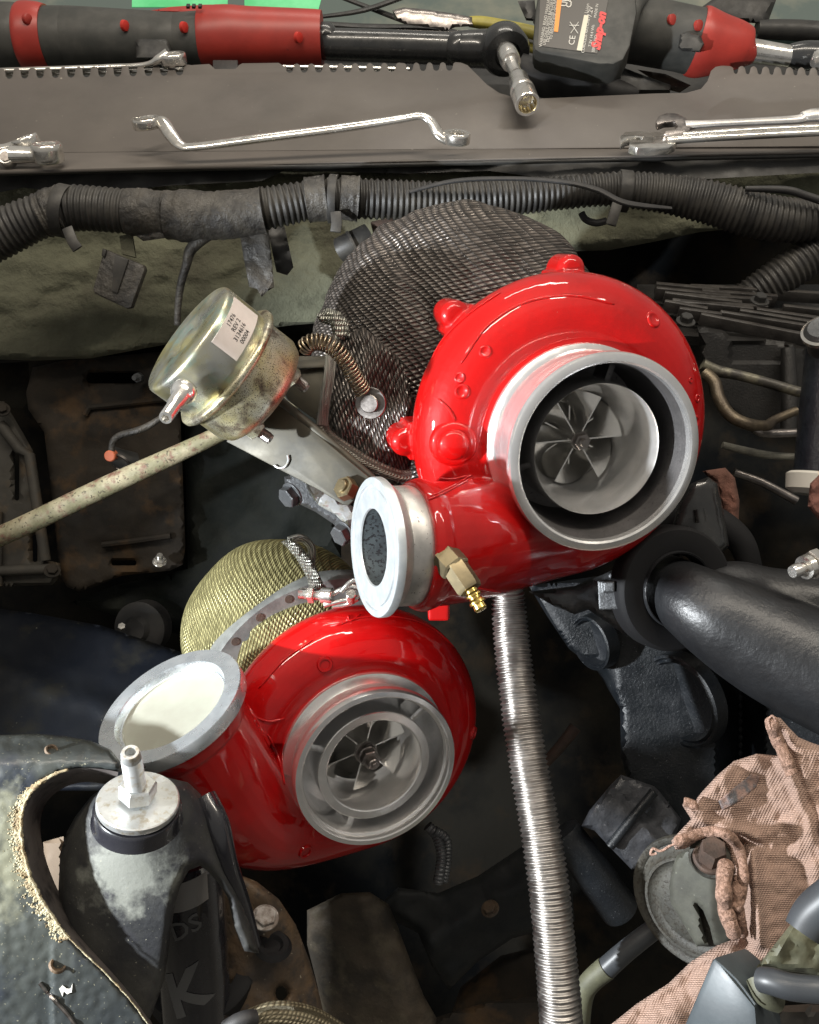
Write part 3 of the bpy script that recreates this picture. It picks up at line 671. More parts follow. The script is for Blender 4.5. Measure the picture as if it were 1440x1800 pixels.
# ---------------------------------------------------------------- UPPER
RU = .0665
FU = ell(1066.7, 799.6, 180, 158, -28, R=RU)             # front lip of the bellmouth
BU = FU @ T(z=-.73 * RU)
OU = ell(656, 962, 124, 42, 183, d=.585)                 # outlet flange face
RO = 124 / FP * .585
tu = thing('turbocharger', 'upper turbocharger with red scroll housing and wide silver bellmouth beside the black pipe', 'turbocharger', BU.translation, 'red turbochargers')
od = -(OU.to_3x3() @ Vector((0, 0, 1)))
def exu(mb):
    R = RU
    mb.lathe(BU, [(.80 * R, .02 * R), (.99 * R, .02 * R), (1.05 * R, -.02 * R), (1.07 * R, -.12 * R), (1.2 * R, -.20 * R), (1.32 * R, -.30 * R), (1.42 * R, -.45 * R), (1.5 * R, -.6 * R), (1.5 * R, -1.0 * R), (1.4 * R, -1.08 * R), (.80 * R, -1.08 * R)], 80, closed=True)
    for a in (183, 133, 86):                                    # lugs for the clamp bolts
        x = Matrix.Rotation(math.radians(a), 4, 'Z')
        mb.cyl(BU @ x @ T(x=1.70 * R), .16 * R, -1.05 * R, -.60 * R, 24, .004)
        mb.box(BU @ x @ T(x=1.50 * R, z=-.82 * R), .34 * R, .42 * R, .36 * R)
    Mb = ell(797, 781, 30, 27, 200, d=.634); mb.cyl(Mb, .0112, -.03, .004, 30, .0015)         # plugged boss
    mb.lathe(fr(OU.translation + od * .030, -od), [(0, .004), (RO * .93, .004), (RO * .97, -.001), (RO * .93, -.008), (0, -.008)], 50)
    for a, r in ((38, 1.47), (-5, 1.5), (10, 1.52)):
        x = Matrix.Rotation(math.radians(a), 4, 'Z'); mb.cyl(BU @ x @ T(x=(r - .12) * R), .10 * R, -.4 * R, -.20 * R, 20, .001)
    # parting line ridge and reinforcing web
    mb.tube([P(752, 878, .601), P(790, 862, .604), P(832, 842, .61)], .0012, 8)
    mb.box(fr(P(770, 1050, .70), DV(0, 0, 1)), .016, .03, .05)
hu = volute(BU, RU, 205, 286, .42, .63, 1.66, 1.74, (.30, .30), OU.translation + od * .029, -od, RO * .91, exu, 'red', tu)
stud_on(hu, 797, 781, rp(27, .62), .0065, tu, 'red', 'plugged_boss')
for x, y in ((797, 781),): stud_on(hu, x, y, rp(36, .62), .0016, tu, 'red', 'boss_shoulder')
# small raised casting marks
for (x, y, r) in ((812, 688, 12), (808, 664, 9), (853, 618, 10), (1149, 561, 14), (1226, 700, 7), (1214, 668, 5), (1222, 742, 12)):
    stud_on(hu, x, y, rp(r, .65), .0007, tu, 'red', 'casting_mark', rim=1)
for l in ([(752, 880), (790, 862), (834, 838)], [(757, 873), (795, 855), (830, 834)], [(760, 630), (785, 590), (830, 548), (880, 515)], [(772, 840), (795, 842), (822, 836)], [(728, 905), (738, 960), (736, 1020)],
          [(810, 640), (860, 570), (930, 530), (1010, 520), (1080, 535)], [(1190, 560), (1214, 605), (1232, 660)], [(770, 700), (790, 720), (800, 740)], [(820, 1030), (900, 1042), (980, 1034), (1040, 1015)]):
    ridge(hu, l, .0009, tu, 'red')
# inlet ring
def L_(prof, R): return [(r * R, z * R) for r, z in prof]
mb = MB(); mb.lathe(BU, L_([(.98, -.12), (1.0, -.04), (1.005, .0), (1.0, .05), (.965, .085), (.93, .13), (.915, .22), (.912, .42), (.925, .52), (.955, .58), (.985, .61), (1.0, .635), (1.0, .70), (.99, .725), (.97, .735), (.915, .735), (.895, .72), (.885, .66)], RU), 128)
mb.build('inlet_ring', 'alu', tu, frame=BU, sharp=30)
mb = MB(); mb.lathe(BU, L_([(.886, .665), (.865, .5), (.85, .3), (.83, .1), (.82, -.25), (.5, -.25)], RU), 96); mb.build('inlet_bore', 'cast', tu, frame=BU)
mb = MB(); mb.lathe(BU, L_([(.69, -.24), (.69, .1), (.685, .40), (.675, .50), (.668, .515), (.655, .49), (.60, .30), (.555, .16), (.525, .06), (.51, -.03), (.505, -.25), (.52, -.5), (.66, -.80), (.75, -.95)], RU), 112)
mb.build('shroud_ring', 'alu', tu, frame=BU)
for a in (72, 198, -42):
    mb = MB(); x = Matrix.Rotation(math.radians(a), 4, 'Z'); mb.box(BU @ x @ T(x=.76 * RU, z=.05 * RU), .2 * RU, .07 * RU, .3 * RU); mb.build('strut', 'cast', tu, bevel=.001)
mb = MB(); mb.cyl(BU, .84 * RU, -1.06 * RU, -1.0 * RU, 48); mb.build('back_plate', 'cast', tu, frame=BU)
wheel(tu, BU, .505 * RU, .105 * RU, .02 * RU, 62)
# outlet flange
mb = MB(); mb.lathe(OU, [(RO * .99, -.0055), (RO, -.005), (RO, -.001), (RO * .99, 0), (RO * .90, 0), (RO * .885, -.0012), (RO * .855, -.0012), (RO * .84, 0), (RO * .555, 0), (RO * .545, -.001)], 96)
mb.build('flange_face', 'aluf', tu, frame=OU)
mb = MB(); mb.lathe(OU, [(RO * .995, -.0052), (RO * .93, -.0085), (RO * .86, -.012), (RO * .85, -.0125), (RO * .865, -.0135), (RO * .865, -.0245), (RO * .85, -.027)], 96)
mb.build('outlet_collar', 'alud', tu, frame=OU)
mb = MB(); mb.lathe(OU, [(RO * .55, -.0008), (RO * .53, -.026)], 72); mb.build('outlet_bore', 'bore', tu, frame=OU)
mb = MB(); mb.cyl(OU, RO * .56, -.028, -.0255, 48); mb.build('bore_end', 'cast', tu, frame=OU)
# brass fitting
bf = [P(788, 985, .562), P(806, 1005, .556), P(826, 1035, .551), P(844, 1068, .548)]
mb = MB(); Mx = fr(bf[0] - (bf[1] - bf[0]) * .35, bf[1] - bf[0]); mb.hexa(Mx, rp(27, .58), 0, rp(36, .58), 20)
Mx2 = fr(bf[1] - (bf[2] - bf[1]) * .3, bf[2] - bf[1]); mb.hexa(Mx2, rp(23, .575), 0, rp(50, .575), 0); mb.build('brass_elbow', 'brassd', tu, sharp=25)
Mx3 = fr(P(829, 1040, .550), bf[3] - bf[2]); k = rp(1, .57)
mb = MB(); mb.lathe(Mx3, [(0, -4 * k), (11 * k, -4 * k), (11 * k, 2 * k), (14 * k, 6 * k), (14 * k, 9 * k), (10.5 * k, 10 * k), (10.5 * k, 14 * k), (14.5 * k, 19 * k), (14.5 * k, 23 * k), (10.5 * k, 24 * k), (11.5 * k, 32 * k), (9 * k, 36 * k), (5 * k, 36 * k), (5 * k, 24 * k)], 28); mb.build('hose_barb', 'brass', tu, sharp=25)
for (x, y, d) in ((777, 561, .70), (690, 744, .69)):
    mb = MB(); mb.cyl(fr(P(x, y, d), BU.to_3x3() @ Vector((0, 0, 1))), rp(17, d), -.02, .006, 20, .001); mb.build('bolt_end', 'nut', tu)
mb = MB(); mb.cyl(fr(P(888, 494, .70), BU.to_3x3() @ Vector((.3, .9, .3))), rp(20, .7), -.006, .002, 24, .0006); mb.build('washer', 'aluf', tu)
# ---------------------------------------------------------------- LOWER
RL = .0665
FL = ell(664, 1353.6, 149.5, 122, -57, R=RL); BL = FL @ T(z=-.48 * RL)
OL = ell(298, 1237, 136, 74, 124, d=.665); ROL = 136 / FP * .665
tl = thing('turbocharger', 'lower turbocharger with smooth red housing and silver ringed inlet beside the black strut mount', 'turbocharger', BL.translation, 'red turbochargers')
odl = -(OL.to_3x3() @ Vector((0, 0, 1)))
def exl(mb):
    R = RL
    mb.lathe(BL, [(.84 * R, .02 * R), (1.02 * R, .02 * R), (1.04 * R, -.02 * R), (1.06 * R, -.10 * R), (1.16 * R, -.2 * R), (1.28 * R, -.30 * R), (1.36 * R, -.5 * R), (1.45 * R, -.7 * R), (1.45 * R, -1.05 * R), (1.35 * R, -1.15 * R), (.84 * R, -1.15 * R)], 80, closed=True)
    mb.lathe(fr(OL.translation + odl * .010, -odl), [(0, .002), (ROL * .9, .002), (ROL * .92, -.004), (ROL * .86, -.015), (0, -.015)], 50)
    mb.box(fr(P(560, 1110, .80), BL.to_3x3() @ Vector((0, 0, 1))), .06, .02, .02)
hl = volute(BL, RL, 165, 250, .44, .60, 1.68, 1.70, (.5, .55), OL.translation + odl * .010, -odl, ROL * .84, exl, 'red2', tl)
for x, y, r in ((571, 1168, 13), (537, 1497, 13), (832, 1288, 12)): stud_on(hl, x, y, rp(r, .74), .0016, tl, 'red2', 'casting_boss', rim=1)
for l in ([(590, 1100), (640, 1085), (700, 1085), (760, 1105), (810, 1150)], [(455, 1210), (500, 1160), (550, 1125)], [(470, 1290), (490, 1330), (500, 1380)], [(452, 1262), (476, 1268), (500, 1262)], [(612, 1082), (616, 1092), (634, 1080)]):
    ridge(hl, l, .0010, tl, 'red2')
mb = MB(); mb.lathe(BL, L_([(1.0, -.14), (1.03, -.08), (1.035, 0), (1.03, .05), (.985, .075), (.94, .12), (.93, .18), (.93, .26), (.96, .31), (1.0, .34), (1.0, .44), (.985, .475), (.93, .48), (.915, .47), (.91, .40), (.885, .385), (.875, .36), (.87, .05), (.86, -.2), (.5, -.22)], RL), 128)
mb.build('inlet_ring', 'alu', tl, frame=BL, sharp=30)
mb = MB(); mb.lathe(BL, L_([(.70, -.22), (.70, .33), (.695, .375), (.685, .385), (.60, .385), (.585, .375), (.575, .33), (.57, .15), (.57, -.1), (.575, -.35), (.70, -.75), (.78, -.95)], RL), 112)
mb.build('shroud_ring', 'alu', tl, frame=BL, sharp=30)
for a in (38, 252, 158):
    mb = MB(); x = Matrix.Rotation(math.radians(a), 4, 'Z'); mb.box(BL @ x @ T(x=.785 * RL, z=.02 * RL), .2 * RL, .085 * RL, .36 * RL); mb.build('strut', 'alu', tl, bevel=.001)
mb = MB(); mb.cyl(BL, .84 * RL, -1.06 * RL, -1.0 * RL, 48); mb.build('bearing_plate', 'cast', tl, frame=BL)
wheel(tl, BL, .55 * RL, .15 * RL, -.02 * RL, 14)
mb = MB(); Mn = BL @ T(z=.06 * RL); mb.cyl(Mn, .125 * RL, -.002, .09 * RL, 28, .0006); mb.hexa(Mn @ T(z=.09 * RL), .12 * RL, 0, .10 * RL, 5); mb.cyl(Mn, .07 * RL, 0, .30 * RL, 24, .0008); mb.cyl(Mn, .035 * RL, 0, .33 * RL, 20, .0004); mb.build('shaft_end', 'nut', tl, frame=BL, sharp=25)
mb = MB(); mb.lathe(OL, [(ROL * .80, -.016), (ROL * .985, -.011), (ROL, -.010), (ROL, -.001), (ROL * .99, 0), (ROL * .775, 0), (ROL * .765, -.0012), (ROL * .745, -.006), (ROL * .72, -.0062)], 110)
mb.build('flange_face', mat('polished_flange', (.78, .82, .85), (.66, .71, .75), 60, rough=.24, rough2=.36, metal=.85, aniso=.5), tl, frame=OL, sharp=30)
mb = MB(); mb.lathe(OL, [(ROL * .725, -.006), (ROL * .71, -.0072), (ROL * .3, -.0078), (0, -.008)], 64); mb.build('outlet_cover', 'cream', tl, frame=OL)
# grey back plate ring of the lower turbo
mb = MB(); mb.lathe(BL @ T(x=-.06 * RL, y=.08 * RL), L_([(1.2, -1.02), (1.80, -1.02), (1.83, -1.08), (1.83, -1.32), (1.5, -1.4)], RL), 90, 60, 200); mb.build('back_plate', mat('back_plate_steel', (.24, .25, .24), (.15, .155, .15), 50, rough=.5, metal=.4, bump=.3), tl)
for k in range(5):
    a = math.radians(96 + 14 * k); mb = MB(); mb.cyl(BL @ T(x=(-.06 + 1.72 * math.cos(a)) * RL, y=(.08 + 1.72 * math.sin(a)) * RL, z=-1.02 * RL), .0036, -.001, .0006, 18, .0002); mb.build('rivet', 'rustbolt', tl)
# ================================================================== BLANKETS
def blob(px, py, d, rpx, nz, fold, su=1, sv=1, squash=.85, nu=150, nv=110, rot=0, shape=None):
    """padded cover: flattened ball round the axis nz with soft folds"""
    M = fr(P(px, py, d), nz) @ Matrix.Rotation(math.radians(rot), 4, 'Z'); R = rp(rpx, d)
    mb = MB()
    def f(u, v):
        th = math.pi * (.02 + .96 * v); ph = 2 * math.pi * u
        q = Vector((math.sin(th) * math.cos(ph), math.sin(th) * math.sin(ph), math.cos(th)))
        k = 1 + fold(q, ph, th)
        if shape: k *= shape(ph, th)
        return M @ Vector((q.x * R * k, q.y * R * k, q.z * R * squash * k))
    mb.sheet(f, nu, nv, su, sv); return mb, M, R
kt = thing('turbine_blanket', 'dark woven heat blanket over the upper turbine behind the red housing', 'heat blanket', P(815, 625, .76))
def fold1(q, ph, th):
    a = .014 * math.sin(9 * q.x + 5 * q.y + 2 * fbm(q.x * 2, q.y * 2, 1)) + .022 * fbm(q.x * 2.2, q.y * 2.2, q.z * 2.2 + 4)
    a -= .025 * math.exp(-((q.x * .8 + q.y * .6 + .35 - .3 * q.z) / .06) ** 2)
    a -= .022 * math.exp(-((q.x * .35 - q.y * .9 - .15) / .05) ** 2)
    return a
mb, MK, RK = blob(812, 632, .78, 262, DV(-.10, -.22, 1), fold1, 1, 1, .8, 200, 150, rot=-18)
# weave runs across the cover: planar coordinates on the cloth
MI = MK.inverted()
for i, v in enumerate(mb.v):
    q = MI @ v; a = math.atan2(q.z, math.hypot(q.x, q.y)); mb.uv[i] = (.5 + (q.x * .8 + q.y * .6) * 3.4 + q.z * 1.2, .5 + (-q.x * .6 + q.y * .8) * 3.4 - .9 * q.z)
mb.build('cover', 'carbon', kt, sharp=180)
# lower left flap with hem
def flapd(x, y):
    return .672 + .02 * max(0, (600 - y) / 100) + .00018 * abs(x - 640) + .004 * math.sin((x + y * .6) / 17) + .004 * fbm(x / 40, y / 40)
mb = MB(); mb.relief([(592, 600), (640, 575), (715, 640), (730, 720), (722, 830), (700, 832), (655, 812), (610, 786), (578, 760), (566, 735), (574, 680)], flapd, step=6, edge=.012, ew=16, th=.004)
for i in mb.uv: u, v = mb.uv[i]; mb.uv[i] = (v * 1.2 + u * .5, u * 1.9 - v * .6)
mb.build('lower_flap', 'carbon', kt, sharp=180)
mb = MB(); p = spline([(566, 725, .671), (572, 760, .669), (610, 790, .668), (655, 818, .668), (700, 836, .669), (722, 836, .672)], 10); mb.tube([P(*q) for q in p], .0045, 12, flat=.7)
for i in mb.uv: u, v = mb.uv[i]; mb.uv[i] = (u * 2, v)
mb.build('hem', weave('dark_hem', (.03, .03, .026), (.30, .28, .24), 220, 6, metal=.6), kt)
mb = MB(); p = spline([(583, 590, .675), (580, 650, .67), (572, 700, .668), (566, 748, .668)], 10); mb.tube([P(*q) for q in p], .0040, 12, flat=.6)
for i in mb.uv: u, v = mb.uv[i]; mb.uv[i] = (u * 2, v)
mb.build('hem', 'braid', kt)
mb = MB(); mb.relief([(556, 553), (575, 541), (598, 548), (612, 565), (616, 590), (604, 600), (588, 592), (580, 572), (562, 566)], lambda x, y: .675 + .003 * math.sin(x / 5), step=5, edge=.006, ew=10, th=.004)
for i in mb.uv: u, v = mb.uv[i]; mb.uv[i] = (u * 4, v * 9)
mb.build('loose_end', 'hem', kt)
Mq = ell(651, 709, 28, 27, 200, d=.655)
mb = MB(); mb.lathe(Mq, [(.0035, -.002), (.0112, -.002), (.0114, -.0012), (.0108, 0), (0, 0)], 40); mb.build('washer', 'nut', kt, frame=Mq)
mb = MB(); mb.cyl(Mq, .0066, -.001, .0045, 32, .0006); mb.build('rivet_head', 'nut', kt, frame=Mq)
# spring
mb = MB(); cl = spline([(535, 612, .640), (545, 603, .636), (565, 601, .634), (588, 612, .634), (608, 635, .638), (622, 660, .644), (640, 690, .652)], 40)
cw_ = [P(*q) for q in cl]; pts = []; L = 0; rad = .0055
tn = DV(0, 0, 1)
for i in range(len(cw_) - 1):
    for s_ in range(4):
        t = s_ / 4; p = cw_[i].lerp(cw_[i + 1], t); tg = (cw_[i + 1] - cw_[i]).normalized(); a_ = (tn - tg * tn.dot(tg)).normalized(); b2 = tg.cross(a_)
        L += (cw_[i + 1] - cw_[i]).length / 4; w_ = 2 * math.pi * L / .0026
        pts.append(p + (a_ * math.cos(w_) + b2 * math.sin(w_)) * rad)
mb.tube(pts, .00085, 6); o = mb.build('coil_spring', 'springm', kt, sharp=180)
# gold blanket
gt = thing('turbine_blanket', 'golden woven heat blanket behind the lower red turbocharger', 'heat blanket', P(470, 1120, .86))
mb, MG, RG = blob(492, 1118, .84, 172, DV(-.25, .15, 1), lambda q, ph, th: .012 * math.sin(6 * q.x + 4 * q.y) - .05 * math.exp(-((q.x * .5 - q.y * .85 + .05) / .05) ** 2) * (q.z > 0), 1, 1, .9, 150, 110)
MI = MG.inverted()
for i, v in enumerate(mb.v):
    q = MI @ v; mb.uv[i] = (.5 + (q.x * .3 + q.y * .95) * 5.2 + q.z * 1.0, .5 + (q.x * .95 - q.y * .3) * 5.2)
mb.build('cover', 'goldw', gt, sharp=180)
mb = MB(); mb.relief([(494, 952), (512, 946), (528, 958), (552, 988), (570, 1030), (568, 1044), (546, 1046), (540, 1016), (520, 980), (504, 962)], lambda x, y: .756 + .002 * fbm(x / 12, y / 12), step=5, edge=.005, ew=9, th=.004)
for i in mb.uv: u, v = mb.uv[i]; mb.uv[i] = (u * 5, v * 14)
mb.build('hem', 'hem', gt)
mb = MB(); mb.tube(PT([(508, 950, .77), (530, 946, .775), (548, 965, .775), (545, 1000, .77)], 8), .0035, 10)
mb.build('loop', 'hem', gt)
# tension clamp
tc_ = thing('tension_clamp', 'shiny clamp bolt and eyelets on the gold blanket edge by the outlet flange', 'clamp', P(590, 1045, .74))
mb = MB(); Mt = fr(P(527, 1043, .745), P(575, 1047, .74) - P(527, 1043, .745)); mb.thread(Mt, .0046, 0, .020); mb.hexa(Mt @ T(z=.008), .0072, 0, .005); mb.cyl(Mt @ T(z=.018), .0065, 0, .010, 24, .001); mb.build('clamp_bolt', 'chrome', tc_)
for l in ([(575, 1050, .74), (600, 1036, .737), (622, 1030, .735), (634, 1042, .735), (624, 1052, .735), (600, 1056, .737), (570, 1064, .74)], [(600, 1040, .735), (618, 1022, .733), (640, 1020, .735), (650, 1030, .737)], [(585, 1066, .742), (610, 1062, .74), (630, 1052, .735)]):
    mb = MB(); mb.tube(PT(l, 8), .0020, 10); mb.build('wire_loop', 'chrome', tc_)
mb = MB(); mb.cyl(ell(617, 1045, 9, 8, 90, d=.73), .0042, -.01, .002, 20, .0006); mb.build('eyelet_pin', 'chrome', tc_)
# ================================================================== WASTEGATE ACTUATOR
wg = thing('wastegate_actuator', 'yellowish zinc plated round wastegate canister with white printed label and long bracket', 'actuator', P(400, 650, .64), None)
A = ell(327, 592, 111, 22, 143, d=.615); RA = 113 / FP * .615; k = rp(1, .63)
hub = -(A.to_3x3() @ Vector((0, 0, 1)))
mb = MB(); mb.lathe(A, [(0, -1 * k), (18 * k, -1.5 * k), (24 * k, -5 * k), (38 * k, -5 * k), (45 * k, -.5 * k), (60 * k, 0), (RA - 9 * k, 0), (RA - 3.5 * k, -1.5 * k), (RA - .8 * k, -5 * k), (RA, -9 * k), (RA, -78 * k), (RA - 4 * k, -84 * k)], 96)
mb.build('cap', 'zinc', wg, frame=A, sharp=60)
mb = MB(); mb.lathe(A, [(RA - 2 * k, -79 * k), (RA + 9 * k, -80 * k), (RA + 13 * k, -84 * k), (RA + 13 * k, -90 * k), (RA + 9 * k, -94 * k), (RA - 3 * k, -95 * k)], 96)
mb.build('crimp_ring', 'zincr', wg, frame=A, sharp=60)
mb = MB(); mb.lathe(A, [(RA - 2 * k, -93 * k), (RA - 1 * k, -150 * k), (RA - 8 * k, -166 * k), (RA - 24 * k, -176 * k), (0, -178 * k)], 96)
mb.build('lower_can', 'zincr', wg, frame=A, sharp=50)
AI = A.inverted()
def cylmap(a0, z0, rr, ux=1):
    def f(x, y):   # x along the rim, y along the axis
        a = a0 + x / rr; return A @ Vector((rr * math.cos(a), rr * math.sin(a), z0 + y))
    return f
# angle of the sunlit side that carries the label
def angof(px, py, z):
    best = None
    for i in range(720):
        a = math.pi * i / 360; q = A @ Vector((RA * math.cos(a), RA * math.sin(a), z)); nn = A.to_3x3() @ Vector((math.cos(a), math.sin(a), 0))
        if nn.dot(CM.translation - q) < 0: continue
        c_ = CM.inverted() @ q; x = 720 + FP * c_.x / -c_.z; y = 900 - FP * c_.y / -c_.z
        e = math.hypot(x - px, y - py)
        if best is None or e < best[0]: best = (e, a)
    return best[1]
aL0 = angof(365, 597, -16 * k); aL1 = angof(402, 522, -16 * k)
if abs(aL1 - aL0) > math.pi: aL1 += -2 * math.pi if aL1 > aL0 else 2 * math.pi
da = math.degrees(aL1 - aL0)
mb = MB(); n = 24; mb.lathe(A, [(RA - .0005, -15 * k), (RA + .0004, -15 * k), (RA + .0004, -66 * k), (RA - .0005, -66 * k)], n, math.degrees(min(aL0, aL1)), math.degrees(max(aL0, aL1)))
lblo = mb.build('label', 'label', wg, frame=A)
sgn = 1 if aL1 > aL0 else -1
RT = RA + .0006
def lblmap(dx, dz):
    def f(x, y):  # text runs from the lower end of the label to the upper one
        a = aL0 + sgn * (dx + x) / RT; return A @ Vector((RT * math.cos(a), RT * math.sin(a), -(dz - y)))
    return f
for s_, dx, dz in (('17476', 54, 24), ('REV 2', 52, 35), ('3134616', 46, 46), ('00004', 44, 57)):
    mb = MB(); mb.text(s_, .0044, lblmap(dx * k, dz * k), bold=.00002); mb.build('print', 'ink', lblo, frame=A)
# nipple
nb = fr(P(320, 693, .575), P(291, 735, .548) - P(320, 693, .575)); nl = (P(291, 735, .548) - P(320, 693, .575)).length
mb = MB(); mb.lathe(nb, [(0, -.006), (.0078, -.006), (.0082, -.002), (.0066, .001), (.0052, .003), (.0050, nl * .45), (.0042, nl * .5), (.0042, nl - .001), (.0038, nl), (.0024, nl), (.0022, nl - .004), (0, nl - .004)], 32); mb.build('hose_nipple', 'chrome', wg, frame=nb)
# studs
for x, y, d in ((503, 655, .655), (438, 745, .640)):
    M = fr(P(x, y, d), hub); mb = MB(); mb.hexa(M, .0078, .002, .0085, 15); mb.build('nut', 'zincr', wg, frame=M)
    mb = MB(); mb.thread(M, .0042, .006, .019); mb.build('stud', 'nut', wg, frame=M)
# bracket: folded plate from the can down to the turbine
bz = -(178 * k)
pn = DV(-.30, -.10, 1)
BF = fr(P(530, 790, .665), pn, hub)
mb = MB(); mb.plate(BF, [(396, 776), (412, 762), (470, 705), (500, 716), (648, 838), (652, 850), (640, 862), (612, 890), (598, 885), (560, 862)], .003); mb.build('bracket_plate', 'gold', wg, bevel=.0012)
mb = MB(); p = [P(488, 700, .668), P(560, 760, .664), (P(655, 842, .662))]; mb.tube(p, .0034, 12); mb.build('folded_edge', 'gold', wg)
BF2 = fr(P(550, 670, .70), DV(-.15, .1, 1), hub)
mb = MB(); mb.plate(BF2, [(506, 632), (520, 625), (576, 625), (580, 640), (574, 655), (580, 690), (572, 750), (500, 700)], .003); mb.build('upper_bracket', 'gold', wg, bevel=.0012)
mb = MB(); mb.plate(fr(P(540, 652, .695), DV(-.1, .5, 1), hub), [(510, 634), (576, 630), (576, 645), (512, 648)], .002); mb.build('bracket_step', 'gold', wg, bevel=.001)
mb = MB(); p = [BF @ Vector((*onplane(BF, x, y), .0012)) for x, y in spline([(484, 818), (492, 822), (502, 820), (508, 810), (507, 800)], 6)]; mb.tube(p, .0009, 8); mb.build('retaining_clip', 'steel', wg)
Mh = ell(614, 862, 20, 14, 150, d=.655)
mb = MB(); mb.hexa(Mh, .0085, 0, .008); mb.cyl(Mh, .0048, 0, .0105, 20, .0006); mb.build('pivot_bolt', 'brassd', wg, frame=Mh, sharp=25)
# grey flange with bolts under the bracket
uf = thing('turbine_flange', 'grey turbine flange with bolt heads under the wastegate bracket', 'flange', P(560, 880, .73))
mb = MB(); mb.relief([(500, 838), (520, 832), (548, 842), (572, 868), (640, 905), (640, 960), (610, 945), (585, 920), (555, 900), (522, 884), (502, 862)], lambda x, y: .73, step=8, edge=.006, ew=8, th=.012); mb.build('plate', 'caster', uf)
mb = MB(); mb.relief([(530, 828), (550, 832), (600, 880), (640, 900), (645, 960), (625, 940), (590, 905), (560, 888), (540, 862)], lambda x, y: .715, step=8, edge=.004, ew=8, th=.006); mb.build('plate', 'steel', uf)
bolt(ell(515, 868, 15, 8, 215, d=.71), .0085, .007, 'caster', uf, washer=.010)
bolt(ell(607, 935, 15, 8, 215, d=.71), .0085, .007, 'caster', uf, washer=.010)
# ================================================================== FLEX HOSE
fh = thing('flexible_hose', 'shiny corrugated stainless flexible hose running down from the upper turbocharger', 'hose', P(893, 1060, .70))
FH = [(893, 1035, .70, 27), (895, 1075, .70, 29), (903, 1160, .69, 30.5), (916, 1260, .68, 32), (932, 1360, .67, 33), (950, 1460, .66, 34), (965, 1560, .65, 34.5), (975, 1660, .645, 35), (984, 1760, .64, 36), (990, 1860, .64, 36)]
mb = MB(); ribbed(mb, FH, .0037, .0009, 40, 8, k=12); mb.build('corrugated_tube', 'flex', fh, sharp=180)
bh = thing('braided_line', 'thin grey braided line hanging below the lower turbocharger', 'hose', P(770, 1500, .84))
mb = MB(); ribbed(mb, [(752, 1452, .84, 9), (768, 1470, .84, 9), (776, 1500, .835, 9), (774, 1530, .83, 9), (770, 1552, .83, 9)], .0032, .0004, 16, 6); mb.build('line', 'caster', bh)
mb = MB(); ribbed(mb, [(764, 1460, .838, 8), (784, 1475, .84, 8), (786, 1510, .84, 8), (780, 1550, .84, 8)], .0032, .0004, 16, 6); mb.build('line', 'caster', bh)
# ================================================================== ENGINE, RIGHT
eb = thing('engine_block', 'oily black engine block with round plugs under the black manifold', 'engine', P(1200, 1300, .86))
def blk(x, y): return .80 + (x - 1130) * -.00010 + .05 * max(0, min(1, (x - 1258) / 40, (1345 - x) / 40)) + .0005 * fbm(x / 60, y / 60) + .12 * max(0, (1085 - x) / 90) * max(0, min(1, (y - 1150) / 90)) 
mb = MB(); mb.relief([(930, 1030), (1140, 1000), (1500, 1150), (1500, 1560), (1230, 1500), (1170, 1480), (1110, 1400), (1092, 1330), (1090, 1245), (1050, 1180), (1000, 1140), (960, 1080)], blk, step=8, edge=.012, ew=12, th=.02); mb.build('block_side', 'block', eb)
def plug(cx, cy, a, b, ang, d):
    M = ell(cx, cy, a, b, ang, d=d); R = a / FP * d; mb = MB()
    mb.lathe(M, [(R * 1.08, -.01), (R * 1.06, .002), (R, .003), (R * .96, 0), (R * .90, .0015), (R * .86, -.002), (R * .80, -.008), (R * .74, -.0088), (0, -.008)], 48); mb.build('core_plug', 'block', eb, frame=M)
plug(1196, 1232, 80, 52, 205, .785); plug(1040, 1130, 46, 28, 200, .80)
mb = MB(); ptube(mb, [(955, 1345, .86, 9), (985, 1312, .85, 10), (1012, 1278, .85, 11)], 4, 12); mb.build('bolt_shank', 'rustbolt', eb)
em = thing('engine_mount', 'dark ribbed engine mount lug left of the horn below the block', 'engine mount', P(1110, 1440, .77))
mb = MB(); mb.relief([(1022, 1452), (1036, 1425), (1075, 1378), (1092, 1362), (1150, 1382), (1160, 1392), (1198, 1440), (1180, 1490), (1160, 1520), (1110, 1528), (1075, 1492), (1045, 1460)], lambda x, y: .765 + .005 * math.tanh(((x - 1140) * .7 + (y - 1400) * -.7 + 38) / 5) + .002 * fbm(x / 20, y / 20), step=7, edge=.012, ew=10, th=.02); mb.build('lug', mat('dusty_black_casting', (.035, .037, .042), (.07, .072, .08), 40, rough=.4, bump=.7, bscale=300, bdist=.0012, speck=(.2, .2, .2), sscale=300, sthr=.70), em)
mb = MB(); mb.tube(PT([(1072, 1488, .757), (1110, 1440, .757), (1150, 1392, .757)]), .004, 10); mb.build('rib', 'block', em)
mb = MB(); ptube(mb, [(990, 1460, .79, 30), (1040, 1530, .79, 34), (1090, 1600, .80, 34)], 5, 20); mb.build('arm', 'block', em)
